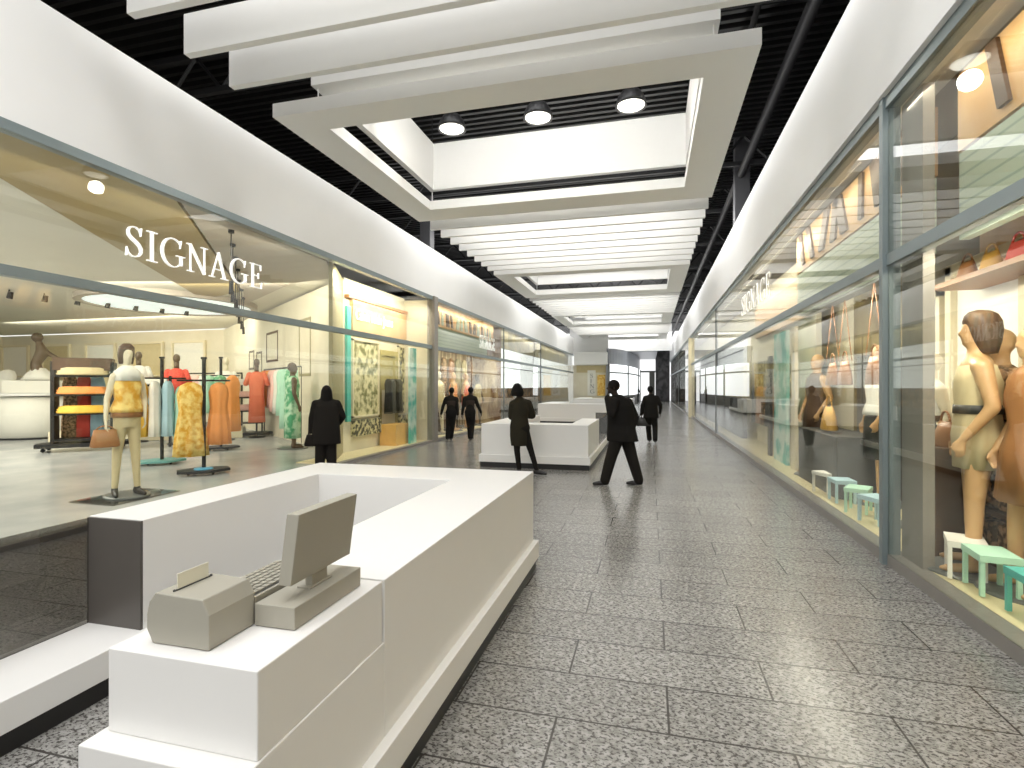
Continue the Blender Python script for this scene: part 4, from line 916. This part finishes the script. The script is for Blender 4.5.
# ---------------- right side windows
struct('floor_right_shop', BX(2.36, 3.6, -5, 61.5, -.15, .105), 'creamfloor')
struct('wall_right_shop_back', BX(3.55, 3.7, 10.8, 61.5, 0, 4.7), 'cream')
struct('wall_right_near_back', BX(3.55, 3.7, -5, 10.8, 0, 4.7), 'umber')
struct('ceiling_right_shop', BX(2.36, 3.6, -5, 61.5, 4.75, 4.9), 'beigeceil')
def right_fascia(label, y0, y1, seed):
    t = thing('fascia_board', label, 'fascia board', (2.62, (y0+y1)/2, 0)); h = (y1-y0)/2
    obj('board', BX(-.05, .05, -h, h, 3.72, 4.38), 'orange', t); random.seed(seed); y = -h+.2
    while y < h-.4:
        w2 = random.uniform(.12, .34); L_ = random.uniform(-.3, .3); bm = bmesh.new()
        prism(bm, [(-.08, y), (-.05, y), (-.05, y+w2), (-.08, y+w2)], 3.80, 4.36)
        for v in bm.verts:
            if v.co.z > 4: v.co.y += L_
        obj('dark_shape', bm, 'brown', t); y += w2 + random.uniform(.2, .4)
    return t
right_fascia('amber fascia with dark cut shapes behind the nearest right window', 1.0, 5.4, 3)
right_fascia('amber fascia with dark cut shapes behind the middle right window', 5.95, 10.6, 5)
o = obj('slatted_panel', BX(2.58, 2.66, 3.9, 5.4, 2.96, 3.70), 'green'); tag(o, 'grey-green slatted panel in the nearest right window', 'slatted panel')
o = obj('slatted_panel', BX(2.58, 2.66, 5.95, 10.6, 2.98, 3.70), 'green'); tag(o, 'grey-green slatted panel in the middle right window', 'slatted panel')
o = obj('amber_panel', BX(2.58, 2.66, 1, 3.85, 2.96, 3.70), 'orange'); tag(o, 'amber panel at the right edge of the upper right window', 'panel')
t = thing('ceiling_light', 'round white glowing disc, in place of a lamp reflection in the nearest right window', 'ceiling light', (2.52, 4.95, 4.66))  # glowing disc built for a lamp reflected in the glass
bm = bmesh.new(); lathe(bm, [(.01, 0), (.17, 0), (.19, .03), (.19, .07), (.01, .07)], n=28); obj('diffuser', bm, 'lamp', t)
# nearest right window contents
mannequin('tan mannequin in a cream sheath dress with a black belt in the nearest right window', (2.72, 5.42, .105), -PI/2-.3, 2.25, 'mqn', [('dress', 'beige', SHEATH), ('belt', 'posdark', BELT), ('wig', 'brown', [(0, .01, 1.800, .02, .02), (0, .015, 1.79, .055, .06), (0, .02, 1.765, .083, .09), (0, .025, 1.72, .098, .105), (0, .035, 1.66, .105, .10), (0, .045, 1.58, .108, .08), (0, .055, 1.50, .10, .05)])])
mannequin('bronze mannequin in a brown knit beside the belted one in the nearest right window', (3.12, 5.85, .105), -PI/2+.3, 2.15, 'mqn', [('dress', 'fur', DRESS)], mirror=True)
mannequin('tan mannequin in a white dress at the left of the nearest right window', (3.05, 6.95, .105), -PI/2, 2.0, 'mqnpale', [('dress', 'whitec', DRESS), ('belt', 'brown', BELT)])
mannequin('tan mannequin in a brown dress at the right picture edge', (2.85, 4.95, .105), -PI/2, 2.1, 'mqn', [('dress', 'bagb', DRESS)], mirror=True)
t = thing('lit_doorway', 'bright white doorway with cream frame behind the belted mannequin', 'doorway', (3.50, 7.0, 0))
obj('door_frame', BX((-.1, 0, -1.0, -.88, .12, 3.1), (-.1, 0, .3, .42, .12, 3.1), (-.1, 0, -1.0, .42, 3.0, 3.12)), 'creamframe', t); obj('bright_panel', BX(-.03, 0, -.88, .3, .12, 3.0), 'softpanel', t)
t = thing('lit_doorway', 'narrow cream-framed mirror panel left of the belted mannequin', 'mirror', (3.50, 7.95, 0))
obj('door_frame', BX((-.1, 0, -.4, -.32, .12, 2.9), (-.1, 0, .32, .4, .12, 2.9), (-.1, 0, -.4, .4, 2.8, 2.9)), 'creamframe', t); obj('mirror_glass', BX(-.03, 0, -.32, .32, .12, 2.8), 'greymetal', t)
t = thing('wall_shelf', 'amber lit wall shelf with boxes at the upper right picture edge', 'shelf', (3.2, 5.95, 2.75))
obj('shelf_board', BX(-.2, .3, -1.2, .9, 0, .05), 'bagb', t); obj('back_panel', BX(.26, .3, -1.2, .9, .05, .75), 'orange', t)
for i, y in enumerate((5.0, 5.35, 5.75, 6.15, 6.55)):
    handbag((3.2, y, 2.80), PI/2, '%s bag from the right on the amber wall shelf' % ORD[i].replace('nearest', 'first'), .28, .20, .14, ['bagy', 'bagb', 'red', 'bagy', 'bagb'][i], 'bags on the amber shelf', .1)
t = thing('knitwear_unit', 'low dark unit stacked with brown knitwear at the right picture edge', 'shelf', (3.15, 5.6, .12))
for z in (0, .45, .9, 1.35): obj('shelf_board', BX(-.25, .3, -.5, .5, z, z+.04), 'brown', t)
for i in range(3):
    for j in range(2):
        o = obj('folded_knitwear', BX(-.22, .26, -.22, .22, 0, .34), 'fur', bevel=.04); tag(o, 'brown knitwear stack, %s shelf, %s side of the low dark unit' % (['bottom', 'middle', 'top'][i], ['near', 'far'][j]), 'knitwear', 'knitwear stacks at the right edge', (3.15, 5.35+j*.5, .165+.45*i))
for i, (x, y, m, l) in enumerate(((2.62, 7.3, 'bagb', 'brown bag hanging by long straps, nearest the aluminium post in the middle window'), (2.72, 8.62, 'bagb', 'brown bag hanging by long straps, right of the pair in the middle window'), (2.72, 9.15, 'bagb', 'brown bag hanging by long straps, left of the pair in the middle window'))):
    t = handbag((x, y, 1.72), PI/2, l, .34, .34, .16, m, None, .18)
    bm = bmesh.new(); tube(bm, (0, -.09, .35), (0, 0, 1.24), .007, n=6); tube(bm, (0, .09, .35), (0, 0, 1.24), .007, n=6); obj('long_strap', bm, 'bagb', t)
o = obj('bag_rail', BX(2.60, 2.76, 6.2, 10.4, 2.945, 2.98), 'dalu'); tag(o, 'slim metal rail carrying the long-strapped bags in the middle right window', 'rail')
handbag((2.70, 9.25, 1.02), PI/2, 'tan yellow handbag on the dark table in the middle right window', .42, .36, .2, 'bagy')
o = obj('bag_plinth', BX(-.22, .22, -.30, .30, 0, 1.02), 'brown', bevel=.01); tag(o, 'brown plinth carrying two bags beside the grey pier in the nearest right window', 'plinth', None, (2.80, 6.10, .105))
handbag((2.74, 5.97, 1.125), PI/2, 'brown handbag on the right half of the brown plinth', .26, .24, .16, 'bagb', None, .12)
handbag((2.74, 6.25, 1.125), PI/2, 'black handbag on the left half of the brown plinth', .26, .20, .16, 'leather', None, .10)
o = obj('dark_table', BX(-.3, .35, -1.0, 1.0, 0, .88), 'posdark', bevel=.01); tag(o, 'black display table in the middle right window', 'table', None, (2.85, 9.4, .105))
o = obj('backdrop_board', BX(3.3, 3.4, 8.4, 9.9, .12, 2.2), 'greyboard'); tag(o, 'dark panel standing behind the hanging bags on the right', 'panel')
mannequin('mannequin in a white blouse and dark skirt behind the hanging bags', (3.05, 8.3, .105), -PI/2, 2.2, 'mqn', [('top', 'whitec', TOPR), ('skirt', 'posdark', [(0, 0, 1.06, .17, .13), (0, 0, .9, .2, .15), (0, 0, .5, .2, .15)])])
mannequin('mannequin in a dark dress left in the middle right window', (2.9, 10.6, .105), -PI/2+.3, 2.2, 'mqn', [('dress', 'brown', DRESS)])
random.seed(9)
for i, (y, m) in enumerate(((4.35, 'tealp'), (4.9, 'mint'), (5.25, 'whitec'), (7.0, 'bluec'), (7.6, 'mint'), (8.2, 'bluec'), (8.8, 'whitec'))):
    t = thing('shoe_stool', '%s small pale stool from the right along the foot of the right windows' % ORD[i].replace('nearest', 'first'), 'stool', (2.55, y, .12), random.uniform(-.5, .5), 'pale stools at the window foot')
    obj('seat', BX(-.13, .13, -.17, .17, .26, .31), m, t)
    for a in (-.11, .11):
        for b in (-.15, .15): obj('leg', BX(a-.015, a+.015, b-.015, b+.015, 0, .26), m, t)
# middle right: teal banner, cream frames, leafy window
for i, (y, w2, m, z0, z1, l) in enumerate(((12.3, .55, 'teal', .4, 2.84, 'tall teal printed banner in the right windows'), (11.25, .14, 'creamframe', .2, 2.84, 'cream post right of the teal banner'), (13.4, .12, 'posdark', .4, 2.4, 'thin dark post left of the teal banner'))):
    o = obj(['hanging_banner', 'cream_post', 'dark_post'][i], BX(2.66, 2.72, y-w2, y+w2, .105, z1), m); tag(o, l, ['banner', 'post', 'post'][i])
o = obj('display_board', BX(3.1, 3.2, 11.4, 17.2, .12, 4.4), 'cream'); tag(o, 'large cream board behind the teal banner', 'board')
o = obj('leafy_panel', BX(3.02, 3.08, 12.9, 16.6, .9, 2.4), 'leaf'); tag(o, 'leaf-patterned panel left of the teal banner', 'panel')
o = obj('sign_board', BX(3.0, 3.08, 11.5, 17.0, 3.1, 3.95), 'tan'); tag(o, 'tan board high behind the right SIGNAGE letters', 'sign board')
for i in range(6):
    garment('hanging_coat', '%s brown garment from the right behind the teal banner' % ORD[i].replace('nearest', 'first'), 'garment', (2.9, 13.3+.6*i, .7), PI/2, .5, 1.0, .2, ['fur', 'bagb', 'posdark'][i % 3], 'brown clothes in the right windows')
# far right: cream band over dark base, light boxes
for i, (a, b) in enumerate(((17.4, 30.4), (30.9, 43.8))):
    l = ('nearer', 'farther')[i]
    o = obj('display_board', BX(2.75, 2.85, a, b, 1.35, 2.35), 'creamframe'); tag(o, l + ' cream band in the far right windows', 'board')
    o = obj('low_counter', BX(2.70, 2.85, a, b, .12, 1.33), 'greyboard'); tag(o, l + ' dark base below the cream band on the right', 'shelf base')
    t = thing('light_box', l + ' white backlit strip above the cream band on the right', 'light box', (2.85, (a+b)/2, 0)); h = (b-a)/2
    obj('backlit_panel', BX(-.1, 0, -h, h, 2.37, 3.3), 'lightbox', t); obj('panel_rail', BX(-.12, -.1, -h, h, 2.80, 2.84), 'dalu', t)
t = thing('light_box', 'farthest white backlit panel at the end of the right windows', 'light box', (2.85, 52, 0)); obj('backlit_panel', BX(-.1, 0, -7.5, 8.5, 1.5, 4.3), 'lightbox', t); obj('panel_rail', BX(-.12, -.1, -7.5, 8.5, 3.0, 3.05), 'dalu', t)
o = obj('stocked_shelf', BX(2.7, 2.95, 44.5, 60.5, .12, 1.48), 'brownshelf'); tag(o, 'dark brown shelf under the farthest light box on the right', 'shelf')

# ---------------- far end of the hall
struct('wall_end_block', BX(-6.8, -3.5, 46.3, 46.6, 4.55, 8.3), 'wall')
o = obj('shop_bulkhead', BX(-6.3, -3.50, 45.2, 46.3, 3.55, 4.6), 'wall', bevel=.02); tag(o, 'white box bulkhead over the end shop at the far left of the hall', 'bulkhead')
struct('wall_end_shop', BX(-6.5, -3.5, 46.3, 46.5, 0, 3.55), 'cream')
struct('column_end', BX(-3.62, -3.32, 45.9, 46.3, 0, 3.6), 'greymetal')
t = thing('end_display', 'beige window display with dark upright letters at the hall end', 'window display', (-4.9, 46.28, 0))
obj('display_panel', BX(-.35, .35, -.06, 0, .9, 3.1), 'whitec', t); obj('gold_panel', BX(.5, 1.15, -.06, 0, .9, 2.7), 'yellow', t); obj('canopy_panel', BX(-1.3, 1.2, -.05, 0, 2.9, 3.5), 'beige', t)
for i, ch in enumerate('SING'):
    b, w_ = letter(ch)
    for v in b.verts: v.co = Vector(((v.co.x-.3)*.42, v.co.y-.10, v.co.z*.34 + 2.45 - .45*i))
    obj('letter', b, 'posdark', t)
# curved cladding and glazing leading to the exit
cv = []
for i in range(17):
    a = i/16; cv.append((-3.45 + 2.35*math.sin(a*PI/2)**1.0*.98, 46 + 17*(1-math.cos(a*PI/2))*.98 + 1.0*a))
def strip(name, z0, z1, m, parent=None, i0=0, i1=16, th=.15):
    bm = bmesh.new(); F_, B_ = [], []
    for x, y in cv[i0:i1+1]:
        F_.append((bm.verts.new((x, y, z0)), bm.verts.new((x, y, z1)))); B_.append((bm.verts.new((x-th, y+th, z0)), bm.verts.new((x-th, y+th, z1))))
    for k_ in range(len(F_)-1):
        bm.faces.new((F_[k_][0], F_[k_+1][0], F_[k_+1][1], F_[k_][1])); bm.faces.new((B_[k_][0], B_[k_][1], B_[k_+1][1], B_[k_+1][0]))
        bm.faces.new((F_[k_][0], B_[k_][0], B_[k_+1][0], F_[k_+1][0])); bm.faces.new((F_[k_][1], F_[k_+1][1], B_[k_+1][1], B_[k_][1]))
    for E_, D_ in ((F_[0], B_[0]), (F_[-1], B_[-1])): bm.faces.new((E_[0], E_[1], D_[1], D_[0]))
    return obj(name, bm, m, parent)
o = strip('curved_bulkhead', 3.6, 4.95, 'greymetal'); tag(o, 'curved blue-grey metal bulkhead near the far exit', 'bulkhead')
t = thing('curved_shopfront', 'bright curved glazed shopfront below the blue-grey bulkhead', 'shopfront', (0, 0, 0))
strip('glazing', .9, 3.6, 'lightbox', t); strip('transom', 2.82, 2.95, 'dalu', t, th=-.03); strip('sill', 0, .9, 'greyboard', t)
for i in (0, 7, 13, 16):
    x, y = cv[i]; obj('mullion', BX(x-.06, x+.10, y-.12, y, 0, 3.6), 'dalu', t)
struct('wall_bulkhead_end', BX(-3.6, 1.9, 50.0, 50.2, 4.95, 8.3), 'wall')
struct('ceiling_end', BX(-3.6, .65, 50.2, 65, 4.9, 5.0), 'greymetal')
struct('wall_dark_slats', BX(.62, 2.12, 61.6, 62.0, 0, 8.3), 'darkwood')
struct('wall_dark_side', BX(.62, .80, 62.0, 66, 0, 8.3), 'darkwood')
struct('trim_17', BX(-1.2, .62, 64.6, 64.8, 3.35, 3.55), 'dalu')
o = obj('totem_sign', BX(-.27, .27, -.12, .12, 0, 3.2), 'posdark', bevel=.01); tag(o, 'tall black totem standing in front of the bright far exit', 'totem', None, (.20, 56, 0))
